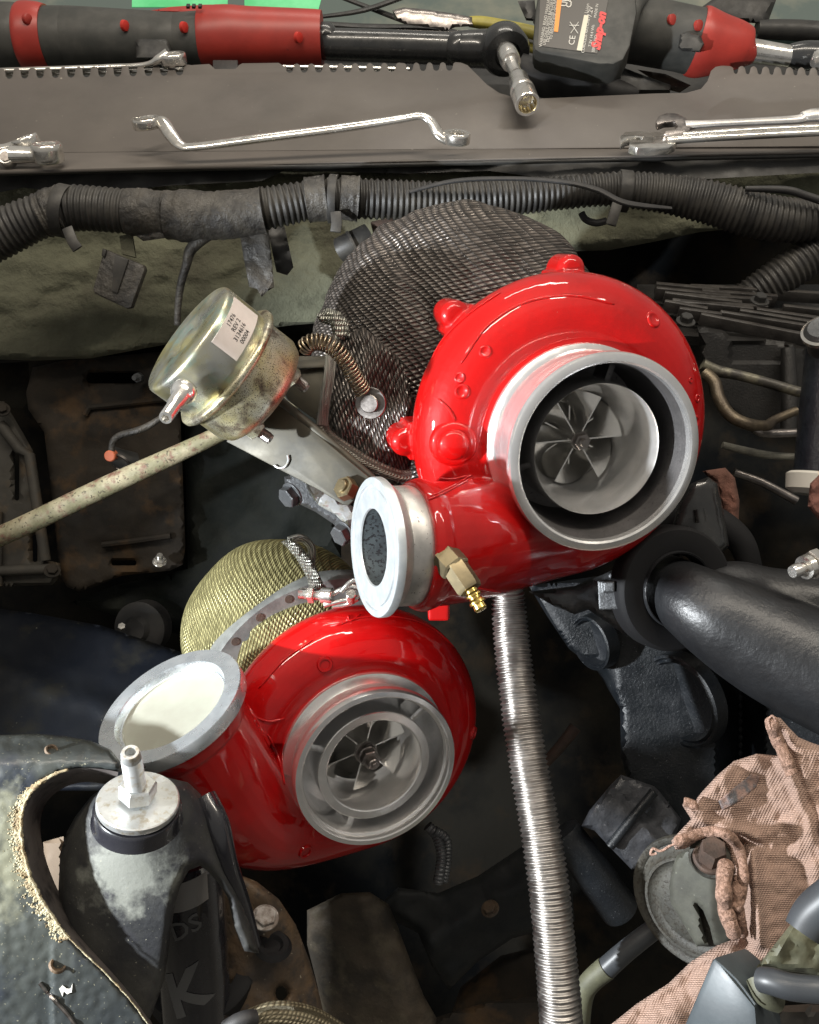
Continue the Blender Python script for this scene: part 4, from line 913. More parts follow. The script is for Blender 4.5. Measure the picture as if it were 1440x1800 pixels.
# manifold
mf = thing('exhaust_manifold', 'lumpy black painted exhaust manifold pipe at the right below the upper turbocharger', 'manifold', P(1180, 1050, .70))
mb = MB()
ptube(mb, [(1150, 1026, .765, 60), (1200, 1048, .716, 63), (1250, 1078, .698, 76), (1320, 1118, .69, 90), (1400, 1158, .68, 100), (1540, 1220, .66, 112)], 8, 40)
ptube(mb, [(1235, 1040, .725, 40), (1290, 1040, .73, 55), (1360, 1058, .725, 60), (1540, 1080, .72, 70)], 8, 32)
mb.cyl(ell(1308, 1018, 42, 20, 80, d=.715), rp(40, .715), -.02, .004, 30, .002)
mb.build('pipe', 'pipe', mf, remesh=.002, smooth=30)
RG_ = ell(1190, 1036, 112, 94, -14, d=.712); R_ = 112 / FP * .712
mb = MB(); mb.lathe(RG_, [(R_ * .60, -.016), (R_ * .60, .001), (R_ * .63, .002), (R_ * .94, .002), (R_ * .985, 0), (R_, -.004), (R_, -.016), (R_ * .9, -.02)], 90); mb.build('clamp_ring', 'matte', mf)
mb = MB(); mb.lathe(RG_, [(R_ * .56, -.01), (R_ * .575, .0035), (R_ * .60, .0045), (R_ * .615, .003), (R_ * .62, -.004)], 72); mb.build('rolled_edge', 'pipe', mf)
mb = MB(); ptube(mb, [(1320, 1000, .775, 20), (1300, 950, .775, 24), (1250, 915, .775, 28), (1200, 915, .775, 30), (1170, 950, .78, 26)], 8, 18); mb.build('ring_shoulder', 'matte', mf)
# grey casting between housing and ring
tf = thing('grey_casting', 'bare grey casting with square lug under the red housing beside the black ring', 'casting', P(1060, 1040, .72))
mb = MB(); mb.relief([(930, 1040), (1010, 1030), (1060, 1010), (1110, 985), (1122, 1000), (1110, 1050), (1104, 1120), (1070, 1096), (1035, 1072), (1010, 1080), (975, 1066)], lambda x, y: .735 + .002 * fbm(x / 20, y / 20), step=7, edge=.010, ew=14, th=.02); mb.build('body', 'caster', tf)
mb = MB(); mb.box(fr(P(1070, 1045, .715), DV(-.3, 0, 1), DV(1, .05, 0)), rp(34, .715), rp(50, .715), .014); mb.box(fr(P(1072, 1030, .712), DV(-.3, 0, 1), DV(1, .05, 0)), rp(20, .715), rp(18, .715), .02); mb.build('lug', 'caster', tf, remesh=.0009, smooth=3)
# black bracket and drop pieces right of the red housing
kb = thing('curved_bracket', 'gloss black curved bracket between the red housing and the brown rag', 'bracket', P(1235, 900, .72))
mb = MB(); mb.relief([(1195, 880), (1215, 850), (1245, 838), (1262, 850), (1272, 900), (1282, 960), (1260, 980), (1225, 960), (1190, 985), (1160, 990), (1180, 930)], lambda x, y: .745 - .00012 * (60 - abs(x - 1225)), step=7, edge=.010, ew=12, th=.006); mb.build('plate', 'blkmet', kb)
mb = MB(); mb.tube(PT([(1228, 895, .73), (1232, 918, .73)]), .0042, 12); mb.build('bolt', 'blkmet', kb)
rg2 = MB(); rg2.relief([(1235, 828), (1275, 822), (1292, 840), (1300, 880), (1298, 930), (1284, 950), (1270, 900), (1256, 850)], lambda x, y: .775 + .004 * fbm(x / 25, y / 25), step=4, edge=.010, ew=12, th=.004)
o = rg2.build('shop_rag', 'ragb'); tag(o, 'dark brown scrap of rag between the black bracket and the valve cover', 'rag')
# ---------------------------------------------------------------- valve cover
vc = thing('valve_cover', 'black finned cast valve cover at the right edge behind the red housing', 'valve cover', P(1300, 620, .86))
VT = fr(P(1300, 570, .90), DV(.05, .72, .69), DV(1, -.10, -.06))
vm = mat('black_crinkle', (.010, .0095, .009), (.016, .015, .014), 60, rough=.42, bump=.7, bscale=500, bdist=.0008)
vf = mat('lit_crinkle', (.030, .027, .025), (.05, .046, .042), 60, rough=.4, bump=.6, bscale=500, bdist=.0008)  # lighter copy that paints the fin highlights against dark gaps
mb = MB(); mb.plate(VT @ T(z=-.010), [(1120, 500), (1500, 500), (1500, 610), (1200, 590), (1120, 540)], .01); mb.build('top', vm, vc)
fins = [((1150, 512), (1260, 522)), ((1150, 520), (1280, 533)), ((1165, 528), (1300, 545)), ((1178, 541), (1320, 556)), ((1190, 556), (1265, 566)), ((1165, 543), (1240, 556)), ((1190, 545), (1345, 552)),
        ((1228, 566), (1430, 606)), ((1262, 562), (1450, 592)), ((1296, 559), (1450, 584)), ((1325, 557), (1450, 575)), ((1372, 551), (1470, 562)), ((1200, 532), (1352, 540)), ((1230, 524), (1362, 534)), ((1300, 520), (1450, 530)), ((1210, 516), (1310, 520))]
for (a0, b0) in fins:
    ax, ay = onplane(VT, *a0); bx, by = onplane(VT, *b0); d_ = Vector((bx - ax, by - ay)); L = d_.length
    Mf = VT @ Matrix.Translation(((ax + bx) / 2, (ay + by) / 2, .004)) @ Matrix.Rotation(math.atan2(d_.y, d_.x), 4, 'Z')
    mb = MB(); mb.box(Mf, L, .0052, .012); mb.build('fin', vf, vc, bevel=.0009)
mb = MB(); mb.relief([(1226, 574), (1270, 580), (1282, 590), (1380, 600), (1400, 604), (1420, 610), (1420, 770), (1330, 760), (1250, 700), (1236, 640)], lambda x, y: .875 + .004 * (1 if 1282 < x < 1385 and 600 < y < 640 else 0) + (y - 600) * .0001, step=8, edge=.008, ew=10, th=.01); mb.build('side_wall', vm, vc)
mb = MB(); ptube(mb, [(1385, 612, .87, 12), (1388, 690, .87, 14), (1386, 760, .87, 14)], 3, 16); mb.build('corner_post', vm, vc)
for x, y, d in ((1205, 566, .86), (1335, 530, .88)): bolt(fr(P(x, y, d), VT.to_3x3() @ Vector((0, 0, 1))), .006, .006, 'black', vc, washer=.009)
def tubing(l, name, label, cat, m, n=14):
    mb = MB(); ptube(mb, l, 8, n); o = mb.build(name, m); return tag(o, label, cat)
tubing([(1235, 640, .845, 10), (1262, 652, .845, 10), (1300, 660, .84, 9), (1360, 676, .835, 9), (1400, 688, .83, 9), (1425, 692, .83, 9)], 'metal_line', 'upper stained metal line running under the finned valve cover', 'pipe', mat('stained_line', (.05, .046, .04), (.16, .15, .11), 30, rough=.45, metal=.3, bump=.4, bscale=300, thr=(.5, .6)))
tubing([(1238, 655, .84, 11), (1256, 672, .835, 11), (1264, 700, .83, 11), (1282, 728, .825, 11), (1310, 744, .82, 11), (1345, 750, .82, 11), (1362, 738, .825, 8), (1400, 722, .83, 8)], 'metal_line', 'bent bronze coloured line curving below the straight one by the red housing', 'pipe', mat('bronze_line', (.07, .055, .04), (.13, .105, .07), 50, rough=.4, metal=.6, bump=.4, bscale=300))
tubing([(1325, 755, .82, 7), (1350, 762, .82, 8), (1410, 760, .825, 8)], 'metal_line', 'short dark line joining the bent line near the right edge', 'pipe', 'nut')
tubing([(1270, 782, .84, 6), (1300, 790, .84, 7), (1350, 800, .84, 7), (1400, 803, .84, 6)], 'white_tube', 'thin ivory tube under the metal lines at the right', 'pipe', 'cloth2')
tubing([(1290, 830, .85, 7), (1340, 848, .85, 7), (1400, 880, .85, 8)], 'metal_line', 'lowest half hidden dark line above the black manifold', 'pipe', 'nut')
# black hose with ivory clamp at right
bh2 = thing('black_filler_hose', 'black vertical hose with ivory clamp collar at the right edge', 'hose', P(1440, 750, .76))
mb = MB(); ptube(mb, [(1462, 590, .76, 40), (1456, 680, .76, 44), (1448, 760, .76, 44), (1442, 830, .76, 44)], 6, 30); mb.build('tube', mat('black_gloss_hose', (.012, .014, .02), (.02, .024, .032), 60, rough=.25, bump=.6, bscale=500, bdist=.0008), bh2)
mb = MB(); mb.lathe(fr(P(1438, 845, .76), P(1448, 760, .76) - P(1438, 845, .76)), [(rp(40, .76), -.012), (rp(52, .76), -.008), (rp(54, .76), .004), (rp(48, .76), .006), (rp(30, .76), .006)], 40); mb.build('collar', 'white', bh2)
Mc = ell(1450, 580, 46, 30, 100, d=.74)
mb = MB(); mb.cyl(Mc, rp(34, .74), -.02, .004, 36, .003); mb.build('cap', 'caster', bh2)
mb = MB(); mb.lathe(Mc, [(rp(34, .74), -.004), (rp(40, .74), -.003), (rp(40, .74), 0), (rp(35, .74), .001)], 40, closed=True); mb.build('cap_ring', 'chrome', bh2)
mb = MB(); mb.relief([(1424, 850), (1460, 815), (1500, 830), (1500, 940), (1440, 915), (1420, 890)], lambda x, y: .70 + .004 * fbm(x / 25, y / 25), step=4, edge=.010, ew=14, th=.004)
o = mb.build('shop_rag', mat('brown_rag', (.22, .10, .08), (.16, .07, .055), 60, rough=.95, bump=1, bscale=700, bdist=.001)); tag(o, 'small reddish brown rag piece at the right edge above the manifold', 'rag')
cf = thing('chrome_fitting', 'small chrome bleeder fitting at the right edge on the manifold', 'fitting', P(1425, 1000, .66))
Mf = fr(P(1400, 1003, .655), P(1400, 1003, .655) - P(1450, 985, .665))
mb = MB(); mb.lathe(Mf, [(0, .004), (.0042, .004), (.005, .001), (.005, -.003), (.0035, -.004), (.0035, -.007), (.0085, -.0075), (.009, -.012), (.006, -.013), (.006, -.04)], 28); mb.hexa(Mf @ T(z=-.022), .0105, 0, .008); mb.build('body', 'chrome', cf)
# ================================================================== SHOP RAG
rgd = thing('shop_rag', 'large crumpled pinkish brown shop rag draped beside the grey horn', 'rag', P(1330, 1500, .62))
out = [(1352, 1264), (1360, 1260), (1372, 1262), (1388, 1280), (1404, 1296), (1425, 1305), (1500, 1330), (1500, 1600), (1440, 1620), (1380, 1660), (1340, 1700), (1300, 1760), (1240, 1830), (1050, 1830), (1075, 1800), (1120, 1764), (1176, 1728), (1215, 1690), (1260, 1662), (1292, 1650), (1298, 1600), (1290, 1540), (1280, 1500), (1262, 1470), (1232, 1478), (1205, 1492), (1188, 1494), (1180, 1478), (1196, 1460), (1215, 1440), (1200, 1416), (1203, 1404), (1222, 1408), (1234, 1392), (1262, 1362), (1290, 1338), (1330, 1325), (1366, 1328), (1362, 1300)]
def ragd(x, y):
    a = .006 * math.sin((x * .72 + y * .55) / 36 + 2.2 * fbm(x / 160, y / 160, 2)) + .003 * math.sin((x - y * .35) / 20 + 2 * fbm(x / 80, y / 80, 5))
    a += .006 * fbm(x / 70, y / 70, 9) + .0010 * fbm(x / 14, y / 14, 1)
    for (ax, ay, bx, by, s, w_) in ((1372, 1290, 1450, 1480, -.016, 9), (1380, 1330, 1440, 1450, .014, 14), (1300, 1480, 1312, 1650, -.014, 12), (1325, 1500, 1335, 1660, .012, 10), (1215, 1440, 1330, 1470, .010, 12), (1240, 1700, 1120, 1790, -.010, 20)):
        dx, dy = bx - ax, by - ay; t = max(0, min(1, ((x - ax) * dx + (y - ay) * dy) / (dx * dx + dy * dy)))
        e = math.hypot(x - ax - dx * t, y - ay - dy * t); a += s * math.exp(-(e / w_) ** 2)
    return .605 - (y - 1260) / 540 * .035 - a * .8
mb = MB(); mb.relief(out, ragd, step=4.2, edge=.018, ew=13, th=.003); mb.build('cloth', M_['ragw'], rgd, sharp=180)
mb = MB(); st = [(1263, 1408), (1290, 1385), (1322, 1360), (1336, 1364), (1330, 1382), (1300, 1408), (1270, 1424)]; mb.relief(st, lambda x, y: ragd(x, y) - .0009, step=4, edge=0, ew=5, th=.0004); mb.build('grease_mark', 'stain', rgd, sharp=180)
def roll(l, r, name='rolled_hem'):
    l = spline(l, 14); mb = MB(); pts = []; rr = []
    for i, (x, y, e) in enumerate(l):
        pts.append(P(x + 1.5 * fbm(i * .2, 3), y, ragd(x, y) - e)); rr.append(rp(r, .6) * (1 + .05 * math.sin(i * .45) + .14 * fbm(i * .09, 7)))
    mb.tube(pts, rr, 14); return mb.build(name, M_['ragh'], rgd, sharp=180)
roll([(1190, 1480, .012), (1215, 1470, .016), (1245, 1462, .02), (1275, 1466, .02), (1298, 1490, .02), (1306, 1530, .02), (1304, 1570, .02), (1292, 1600, .018)], 9)
roll([(1276, 1520, .018), (1272, 1560, .018), (1276, 1600, .018), (1290, 1640, .014)], 13)
roll([(1300, 1540, .016), (1296, 1590, .016), (1306, 1640, .012)], 10)
roll([(1356, 1266, .008), (1362, 1290, .01), (1380, 1330, .012), (1392, 1362, .012)], 11)
roll([(1203, 1410, .004), (1214, 1412, .004), (1222, 1420, .004)], 8)
mb = MB(); mb.tube([P(x, y, .585) for x, y in spline([(1200, 1480), (1180, 1486), (1162, 1496), (1148, 1492), (1144, 1502), (1154, 1500)], 8)], .0008, 6)
mb.tube([P(x, y, .585) for x, y in spline([(1354, 1282), (1351, 1266), (1358, 1258), (1364, 1268)], 8)], .0006, 6); mb.build('loose_thread', 'rag', rgd)
# ================================================================== HORN
hn = thing('disc_horn', 'round grey disc horn with dusty grooves beside the shop rag', 'horn', P(1210, 1590, .66))
HH = ell(1222, 1592, 122, 96, 228, d=.645); RH = 122 / FP * .645
mb = MB(); mb.lathe(HH, [(0, .002), (RH * .3, .004), (RH * .55, .003), (RH * .6, 0), (RH * .66, .0005), (RH * .70, .004), (RH * .74, .004), (RH * .78, -.002), (RH * .88, -.005), (RH * .92, -.002), (RH * .99, -.002), (RH * 1.0, -.006), (RH * .98, -.010), (RH * .8, -.02), (0, -.02)], 80)
mb.build('disc', 'horn', hn, frame=HH, sharp=60)
def hb(x, y): return .610 + .0003 * max(0, 1250 - x) + .00007 * (y - 1500) + (.0 if y > 1540 else 0)
mb = MB(); mb.relief([(1182, 1524), (1190, 1504), (1215, 1490), (1250, 1484), (1285, 1500), (1296, 1560), (1300, 1640), (1280, 1668), (1255, 1660), (1248, 1630), (1236, 1600), (1226, 1590), (1238, 1640), (1246, 1662), (1225, 1664), (1205, 1630), (1180, 1590), (1176, 1560)], hb, step=6, edge=.006, ew=9, th=.004); mb.build('bracket', 'hornp', hn)
mb = MB(); mb.lathe(ell(1246, 1512, 36, 30, 240, d=.600), [(rp(38, .6), -.006), (rp(36, .6), 0), (rp(30, .6), .002), (rp(27, .6), 0), (rp(20, .6), .001), (0, .001)], 40); mb.build('bracket_boss', 'horn', hn)
Mb = ell(1254, 1493, 23, 20, 70, d=.588)
mb = MB(); mb.hexa(Mb, rp(24, .588), -.012, .003, 20); mb.cyl(Mb, rp(30, .588), -.014, -.010, 30, .001); mb.build('bolt', 'rustbolt', hn, sharp=25)
# support tube
sr = thing('support_tube', 'grey tube with olive elbow running from the horn toward the steel hose', 'tube', P(1080, 1690, .70))
mb = MB(); ptube(mb, [(1160, 1625, .685, 17), (1100, 1672, .69, 18), (1062, 1706, .695, 19)], 4, 20); mb.build('tube', 'hose', sr)
mb = MB(); ptube(mb, [(1066, 1702, .694, 20), (1042, 1722, .697, 19), (1026, 1745, .70, 19), (1018, 1790, .70, 20), (1016, 1860, .70, 20)], 5, 20); mb.build('elbow', 'olive', sr)
# ================================================================== BOX AND HOSES, BOTTOM RIGHT
bx = thing('plastic_box', 'blue grey plastic box corner at the bottom right in front of the rag', 'box', P(1270, 1760, .47))
c0, c1, c2, c3 = P(1254, 1682, .475), P(1310, 1660, .50), P(1346, 1686, .50), P(1345, 1790, .455)
dn = DV(-.05, -1, 0) * .12; c4 = P(1190, 1830, .475)
vs = [P(1252, 1678, .475), P(1312, 1660, .505), P(1348, 1692, .51), P(1330, 1772, .455), P(1180, 1850, .49), P(1340, 1900, .45), P(1420, 1900, .52), P(1250, 1850, .56)]
mb = MB(); mb.add(vs, [(0, 3, 2, 1), (0, 4, 5, 3), (3, 5, 6, 2), (0, 1, 7, 4), (1, 2, 6, 7), (4, 7, 6, 5)]); mb.build('case', 'box', bx, bevel=.004)
mb = MB(); ptube(mb, [(1258, 1688, .4735, 2), (1295, 1722, .463, 2.2), (1328, 1766, .454, 2.2)], 3, 8); mb.build('edge_bead', 'box', bx)
hs = thing('grey_hose', 'thick grey hose crossing the bottom right corner', 'hose', P(1400, 1730, .44))
mb = MB(); ptube(mb, [(1338, 1722, .455, 21), (1360, 1726, .45, 23), (1400, 1736, .445, 23), (1500, 1744, .44, 23)], 6, 24); mb.build('hose', 'hose', hs)
mb = MB(); ptube(mb, [(1334, 1720, .465, 22), (1346, 1750, .46, 20), (1370, 1764, .46, 16)], 5, 20); mb.build('end_boot', 'olive', hs)
mb = MB(); mb.relief([(1330, 1700), (1390, 1625), (1440, 1600), (1500, 1600), (1500, 1740), (1420, 1712), (1370, 1706)], lambda x, y: .47 + .003 * fbm(x / 30, y / 30), step=8, edge=.012, ew=14, th=.006)
o = mb.build('olive_guard', 'olive'); tag(o, 'dull olive plastic guard between the two grey hoses at the bottom right', 'guard')
mb = MB(); ptube(mb, [(1412, 1640, .43, 33), (1440, 1600, .43, 37), (1520, 1540, .42, 38)], 6, 28); o = mb.build('grey_hose', 'hose'); tag(o, 'fat grey hose end at the right edge above the olive guard', 'hose')
mb = MB(); mb.relief([(1340, 1770), (1420, 1765), (1500, 1770), (1500, 1860), (1330, 1860)], lambda x, y: .50 + .003 * fbm(x / 30, y / 30), step=10, edge=.010, ew=14, th=.006)
o = mb.build('lower_bracket', mat('brown_grey_bracket', (.10, .085, .065), (.05, .045, .04), 50, rough=.5)); tag(o, 'brownish bracket under the thick grey hose in the bottom right corner', 'bracket')
# ================================================================== STRUT AND FENDER, LOWER LEFT
sm = thing('strut_mount', 'dusty black stamped strut mount with windowed skirt and bright washer on top', 'strut mount', P(240, 1450, .60))
W_ = ell(243, 1405, 71, 50, 88, d=.565); Rw = 71 / FP * .565
def skirt(x, y):
    # a stamped cone round an upright axis: near at the middle, falling back to both sides
    cx = 245 + (y - 1400) * .06; hw = 118 + max(0, y - 1400) * .36
    t = max(-1, min(1, (x - cx) / hw)); h = max(0, 1 - t * t) ** .5
    top_ = .036 * max(0, 1 - (y - 1370) / 90) ** 2 if y < 1460 else 0
    return .628 - .045 * h + (y - 1400) * .00006 + top_ * .3
out = [(200, 1370), (240, 1352), (290, 1366), (330, 1375), (352, 1395), (372, 1430), (390, 1480), (402, 1530), (425, 1580), (446, 1640), (456, 1676), (430, 1672), (412, 1630), (402, 1580), (384, 1552), (366, 1532), (352, 1522), (332, 1530), (316, 1560), (306, 1600), (298, 1660), (290, 1720), (272, 1770), (262, 1795), (270, 1830), (200, 1830), (170, 1760), (110, 1650), (102, 1580), (106, 1500), (118, 1462), (132, 1436), (160, 1400)]
mb = MB(); mb.relief(out, skirt, step=6, edge=.014, ew=16, th=.004); mb.build('skirt', 'mount', sm, sharp=180)
mb = MB(); ptube(mb, [(360, 1400, .62, 20), (382, 1450, .615, 22), (400, 1520, .62, 19), (424, 1590, .635, 17), (446, 1660, .65, 13)], 8, 20, flat=1.0); mb.build('skirt_leg', 'blackgloss', sm)
mb = MB(); mb.lathe(W_ @ T(z=-.006), [(0, 0), (Rw * 1.04, 0), (Rw * 1.08, -.002), (Rw * 1.08, -.008), (Rw * 1.12, -.011)], 60); mb.build('crown', 'blackgloss', sm)
mb = MB(); mb.lathe(W_, [(0, 0), (Rw * .97, 0), (Rw, -.0006), (Rw, -.004), (Rw * .98, -.005), (0, -.005)], 64); mb.build('washer', 'steel', sm)
axw = W_.to_3x3() @ Vector((0, 0, 1))
NM = fr(P(242, 1398, .5635), axw, C3 @ Vector((1, .25, 0)))
mb = MB(); mb.hexa(NM, rp(33, .56), 0, .0095, 14); mb.build('nut', 'steel', sm, sharp=25)
SM = fr(P(242, 1398, .5635), P(229, 1322, .535) - P(242, 1398, .5635)); sl = (P(229, 1322, .535) - P(242, 1398, .5635)).length
r_ = rp(18, .55)
mb = MB(); mb.thread(SM, r_, .004, sl - .006, .0011, 28); mb.lathe(SM, [(r_ * .98, sl - .006), (r_ * .9, sl - .001), (r_ * .82, sl), (r_ * .52, sl), (r_ * .50, sl - .006), (0, sl - .006)], 28); mb.build('stud', 'steel', sm, sharp=25)
sa = thing('shock_absorber', 'black shock absorber canister with white lettering inside the strut mount window', 'shock absorber', P(320, 1680, .68))
SA = fr(P(330, 1560, .675), P(322, 1480, .655) - P(345, 1800, .705)); rs = rp(64, .67)
mb = MB(); mb.cyl(SA, rs, -.18, .03, 60, .004); mb.build('canister', 'blackgloss', sa, frame=SA)
SI = SA.inverted()
def satx(cx, cy, rot=0, sk=0):
    # local angle and height under a photo pixel
    best = None
    o_ = SI @ CM.translation
    for i in range(0, 720):
        a = math.pi * i / 360
        for z in (0,):
            q = Vector((rs * math.cos(a), rs * math.sin(a), 0))
            if Vector((q.x, q.y, 0)).dot(o_ - q) < 0: continue
            # walk down the canister until the pixel row matches
            for zz in [-.001 * t for t in range(-20, 160, 2)]:
                c_ = CM.inverted() @ (SA @ Vector((q.x, q.y, zz))); e = math.hypot(720 + FP * c_.x / -c_.z - cx, 900 - FP * c_.y / -c_.z - cy)
                if best is None or e < best[0]: best = (e, a, zz)
    a0, z0 = best[1], best[2]; c, s = math.cos(rot), math.sin(rot)
    def f(x, y):
        x, y = x * c - y * s, x * s + y * c
        a = a0 + x / rs; return SA @ Vector(((rs + .0004) * math.cos(a), (rs + .0004) * math.sin(a), z0 + y))
    return f
mb = MB(); mb.text('DS', .020, satx(324, 1632, .45), italic=.2, bold=.0003); mb.build('lettering', 'grey_print', sa)
mb = MB(); mb.text('K', .050, satx(320, 1752, .5), italic=.3, bold=.0016); mb.build('lettering', 'grey_print', sa)
f = satx(322, 1585)
mb = MB(); mb.sheet(lambda u, v: f(-.016 + .034 * u, -.012 * (1 - v) + .012 * v + .008 * u), 8, 3); mb.build('pale_band', mat('silver_print', (.22, .21, .20), rough=.35), sa)
# dark ring seat behind canister
mb = MB(); mb.lathe(fr(P(352, 1690, .72), DV(.1, .7, .7)), [(.030, -.01), (.030, 0), (.040, .002), (.044, 0), (.045, -.03)], 48); mb.build('spring_seat', 'matte', sa)
# ---- fender / inner wheel arch
fe = thing('fender_panel', 'dusty olive grey fender panel with crusty edged opening around the strut mount', 'fender panel', P(40, 1500, .62))
hole = [(208, 1357), (180, 1352), (140, 1350), (105, 1358), (76, 1374), (55, 1395), (43, 1420), (39, 1455), (42, 1490), (52, 1530), (70, 1572), (94, 1610), (120, 1645), (150, 1675), (185, 1708), (220, 1745), (252, 1785), (280, 1830)]
outer = [(-400, 1270), (-60, 1286), (0, 1292), (60, 1290), (110, 1293), (160, 1302), (195, 1318), (212, 1340)]
def fend(x, y):
    d = .580 - (y - 1300) * .00002 + (x * .00005 if x > 0 else 0)
    d += .02 * math.exp(-((y - 1290) / 30) ** 2) * 1.2 
    d += .010 * max(0, (y - 1640) / 160) * (x < 90) + .0008 * fbm(x / 14, y / 14)
    return d
mb = MB(); mb.relief(outer + hole + [(-400, 1830)], fend, step=6, edge=.006, ew=9, th=.003)
mb.build('panel', 'fender', fe, sharp=180)
hs_ = spline(hole, 8)
mb = MB(); pts = []; rr = []
for i, (x, y) in enumerate(hs_):
    if i < 20: continue
    pts.append(P(x - 2 + 2.5 * fbm(i * .3, 1), y, fend(x, y) - .001)); rr.append((.0008 + .0012 * abs(fbm(i * .5, 5)) + .0006 * abs(fbm(i * 1.7, 9))) * (1 if i < 92 else .45))
mb.tube(pts, rr, 10); mb.build('sealant_bead', 'crust', fe, sharp=180)
# crumbs of dried sealant near the edge
mb = MB(); rnd = random.Random(3)
for i in range(1500):
    j = rnd.uniform(24, 97); j0 = int(j); x = hs_[j0][0] + (hs_[j0 + 1][0] - hs_[j0][0]) * (j - j0); y = hs_[j0][1] + (hs_[j0 + 1][1] - hs_[j0][1]) * (j - j0); off = abs(rnd.gauss(0, 13)) + 1; x -= off * .9; y += off * .35
    r = rnd.uniform(.0004, .0012) * (1.3 - min(1, off / 40)); q = P(x, y, fend(x, y)); M = fr(q, DV(rnd.uniform(-1, 1), rnd.uniform(-1, 1), 1))
    mb.lathe(M, [(0, -r), (r * rnd.uniform(.7, 1.2), -r * .2), (r * .6, r * .6), (0, r * .8)], 6)
mb.build('sealant_crumbs', 'crust', fe, kind='stuff')
# inner return of the opening
mb = MB(); n = len(hs_)
def retf(u, v):
    x, y = hs_[min(n - 1, int(u * (n - 1)))]; cx, cy = 190, 1500
    k = v; dx, dy = (cx - x), (cy - y); L = math.hypot(dx, dy)
    return P(x + dx / L * 34 * k, y + dy / L * 26 * k, fend(x, y) + .002 + .045 * k)
mb.sheet(retf, 80, 6); mb.build('opening_return', mat('grey_brown_paint', (.15, .13, .12), (.11, .095, .09), 30, rough=.55, bump=.3, bscale=200, c3=(.04, .036, .036)), fe)
for x, y, r in ((91, 1318, 8), (102, 1696, 10)):
    mb = MB(); M = ell(x, y, r, r * .8, 60, d=fend(x, y) - .0008); R = rp(r, .6); mb.lathe(M, [(0, -.003), (R * .7, -.002), (R, .0004), (R * 1.3, .0006), (R * 1.5, -.001)], 20); mb.build('hole_rim', 'rustb', fe)
mb = MB(); mb.relief([(104, 1738), (110, 1732), (117, 1738), (124, 1738), (128, 1728), (126, 1744), (118, 1748), (112, 1742), (110, 1752)], lambda x, y: fend(x, y) - .0008, step=4, ew=3, th=.0006); mb.build('paint_chip', 'white', fe)
mb = MB(); mb.tube([P(x, y, fend(x, y) - .001) for x, y in spline([(70, 1728), (90, 1752), (120, 1785), (140, 1815)], 6)], .0012, 8); mb.build('edge_crease', 'nut', fe)
# dark blue inner wing above the fender
iw = thing('inner_wing', 'dark navy inner wing with faint ridges between the stamped panel and the fender', 'inner wing', P(60, 1200, .85))
def wing(x, y): return .97 - (y - 1060) / 240 * .12 - .006 * math.exp(-((y - 1180 - x * .35) / 22) ** 2) + .004 * fbm(x / 80, y / 80)
mb = MB(); mb.relief([(-80, 1060), (60, 1078), (180, 1100), (330, 1150), (380, 1200), (330, 1330), (230, 1390), (60, 1390), (-80, 1390)], wing, step=9, edge=.01, ew=14, th=.004); mb.build('panel', 'navy', iw, sharp=180)
mb = MB(); mb.relief([(76, 1480), (112, 1470), (112, 1620), (100, 1615), (82, 1560)], lambda x, y: .80, step=9, edge=.004, ew=8, th=.004); o = mb.build('beige_panel', mat('beige_panel', (.16, .12, .085), rough=.7)); tag(o, 'sliver of beige panel seen through the fender opening left of the strut mount', 'panel')
# ---- brown frame pieces
rb = thing('rusty_tower', 'rusty brown domed suspension tower right of the strut mount', 'suspension tower', P(450, 1660, .74))
def tow(x, y): return .735 - .02 * math.exp(-((x - 440) / 90) ** 2) + .0006 * max(0, x - 470) * .35 + .002 * fbm(x / 30, y / 30)
mb = MB(); mb.relief([(330, 1535), (380, 1528), (415, 1534), (452, 1550), (490, 1580), (520, 1625), (545, 1690), (562, 1750), (580, 1830), (320, 1830), (320, 1600)], tow, step=7, holes=[[(494 + 10 * math.cos(t), 1746 + 13 * math.sin(t)) for t in [i * math.pi / 5 for i in range(10)]]], edge=.012, ew=16, th=.004); mb.build('shell', 'rustb', rb, sharp=180)
bolt(ell(466, 1614, 24, 21, 80, d=.705), .0085, .004, mat('chalky_bolt', (.36, .34, .32), (.16, .13, .11), 160, rough=.7, bump=.6, bscale=400), rb, washer=.0105)
mb = MB(); mb.lathe(ell(480, 1660, 26, 20, 80, d=.712), [(0, -.002), (.006, -.002), (.008, .001), (.012, .0015), (.015, -.002)], 24); mb.build('dark_plug', 'matte', rb)
fb = thing('frame_rail', 'dark mottled brown frame rail below the lower turbocharger', 'frame rail', P(650, 1700, .88))
def rail(x, y): return .87 + .0004 * abs(x - 640 - (y - 1600) * .35) * .6 + .003 * fbm(x / 35, y / 35)
mb = MB(); mb.relief([(540, 1600), (600, 1570), (650, 1568), (684, 1590), (700, 1630), (722, 1690), (745, 1750), (768, 1790), (765, 1830), (575, 1830), (560, 1740), (540, 1660)], rail, step=8, edge=.014, ew=14, th=.02); mb.build('rail', mat('mottled_brown_rail', (.055, .043, .030), (.026, .022, .017), 20, rough=.65, spec=.3, bump=.7, bscale=200, bdist=.0015, c3=(.06, .05, .034), speck=(.16, .14, .10), sscale=200, sthr=.71), fb, sharp=180)
mb = MB(); mb.relief([(760, 1790), (860, 1760), (960, 1750), (1000, 1830), (740, 1830)], lambda x, y: .90, step=10, edge=.01, ew=12, th=.01); mb.build('gusset', 'rust', fb)
xm = thing('cross_member', 'shadowed dark cross member between the frame rail and the steel hose', 'cross member', P(850, 1640, .92))
def xmf(x, y): return .93 - .02 * math.exp(-((x * .6 + y - 2110) / 40) ** 2) + .003 * fbm(x / 35, y / 35)
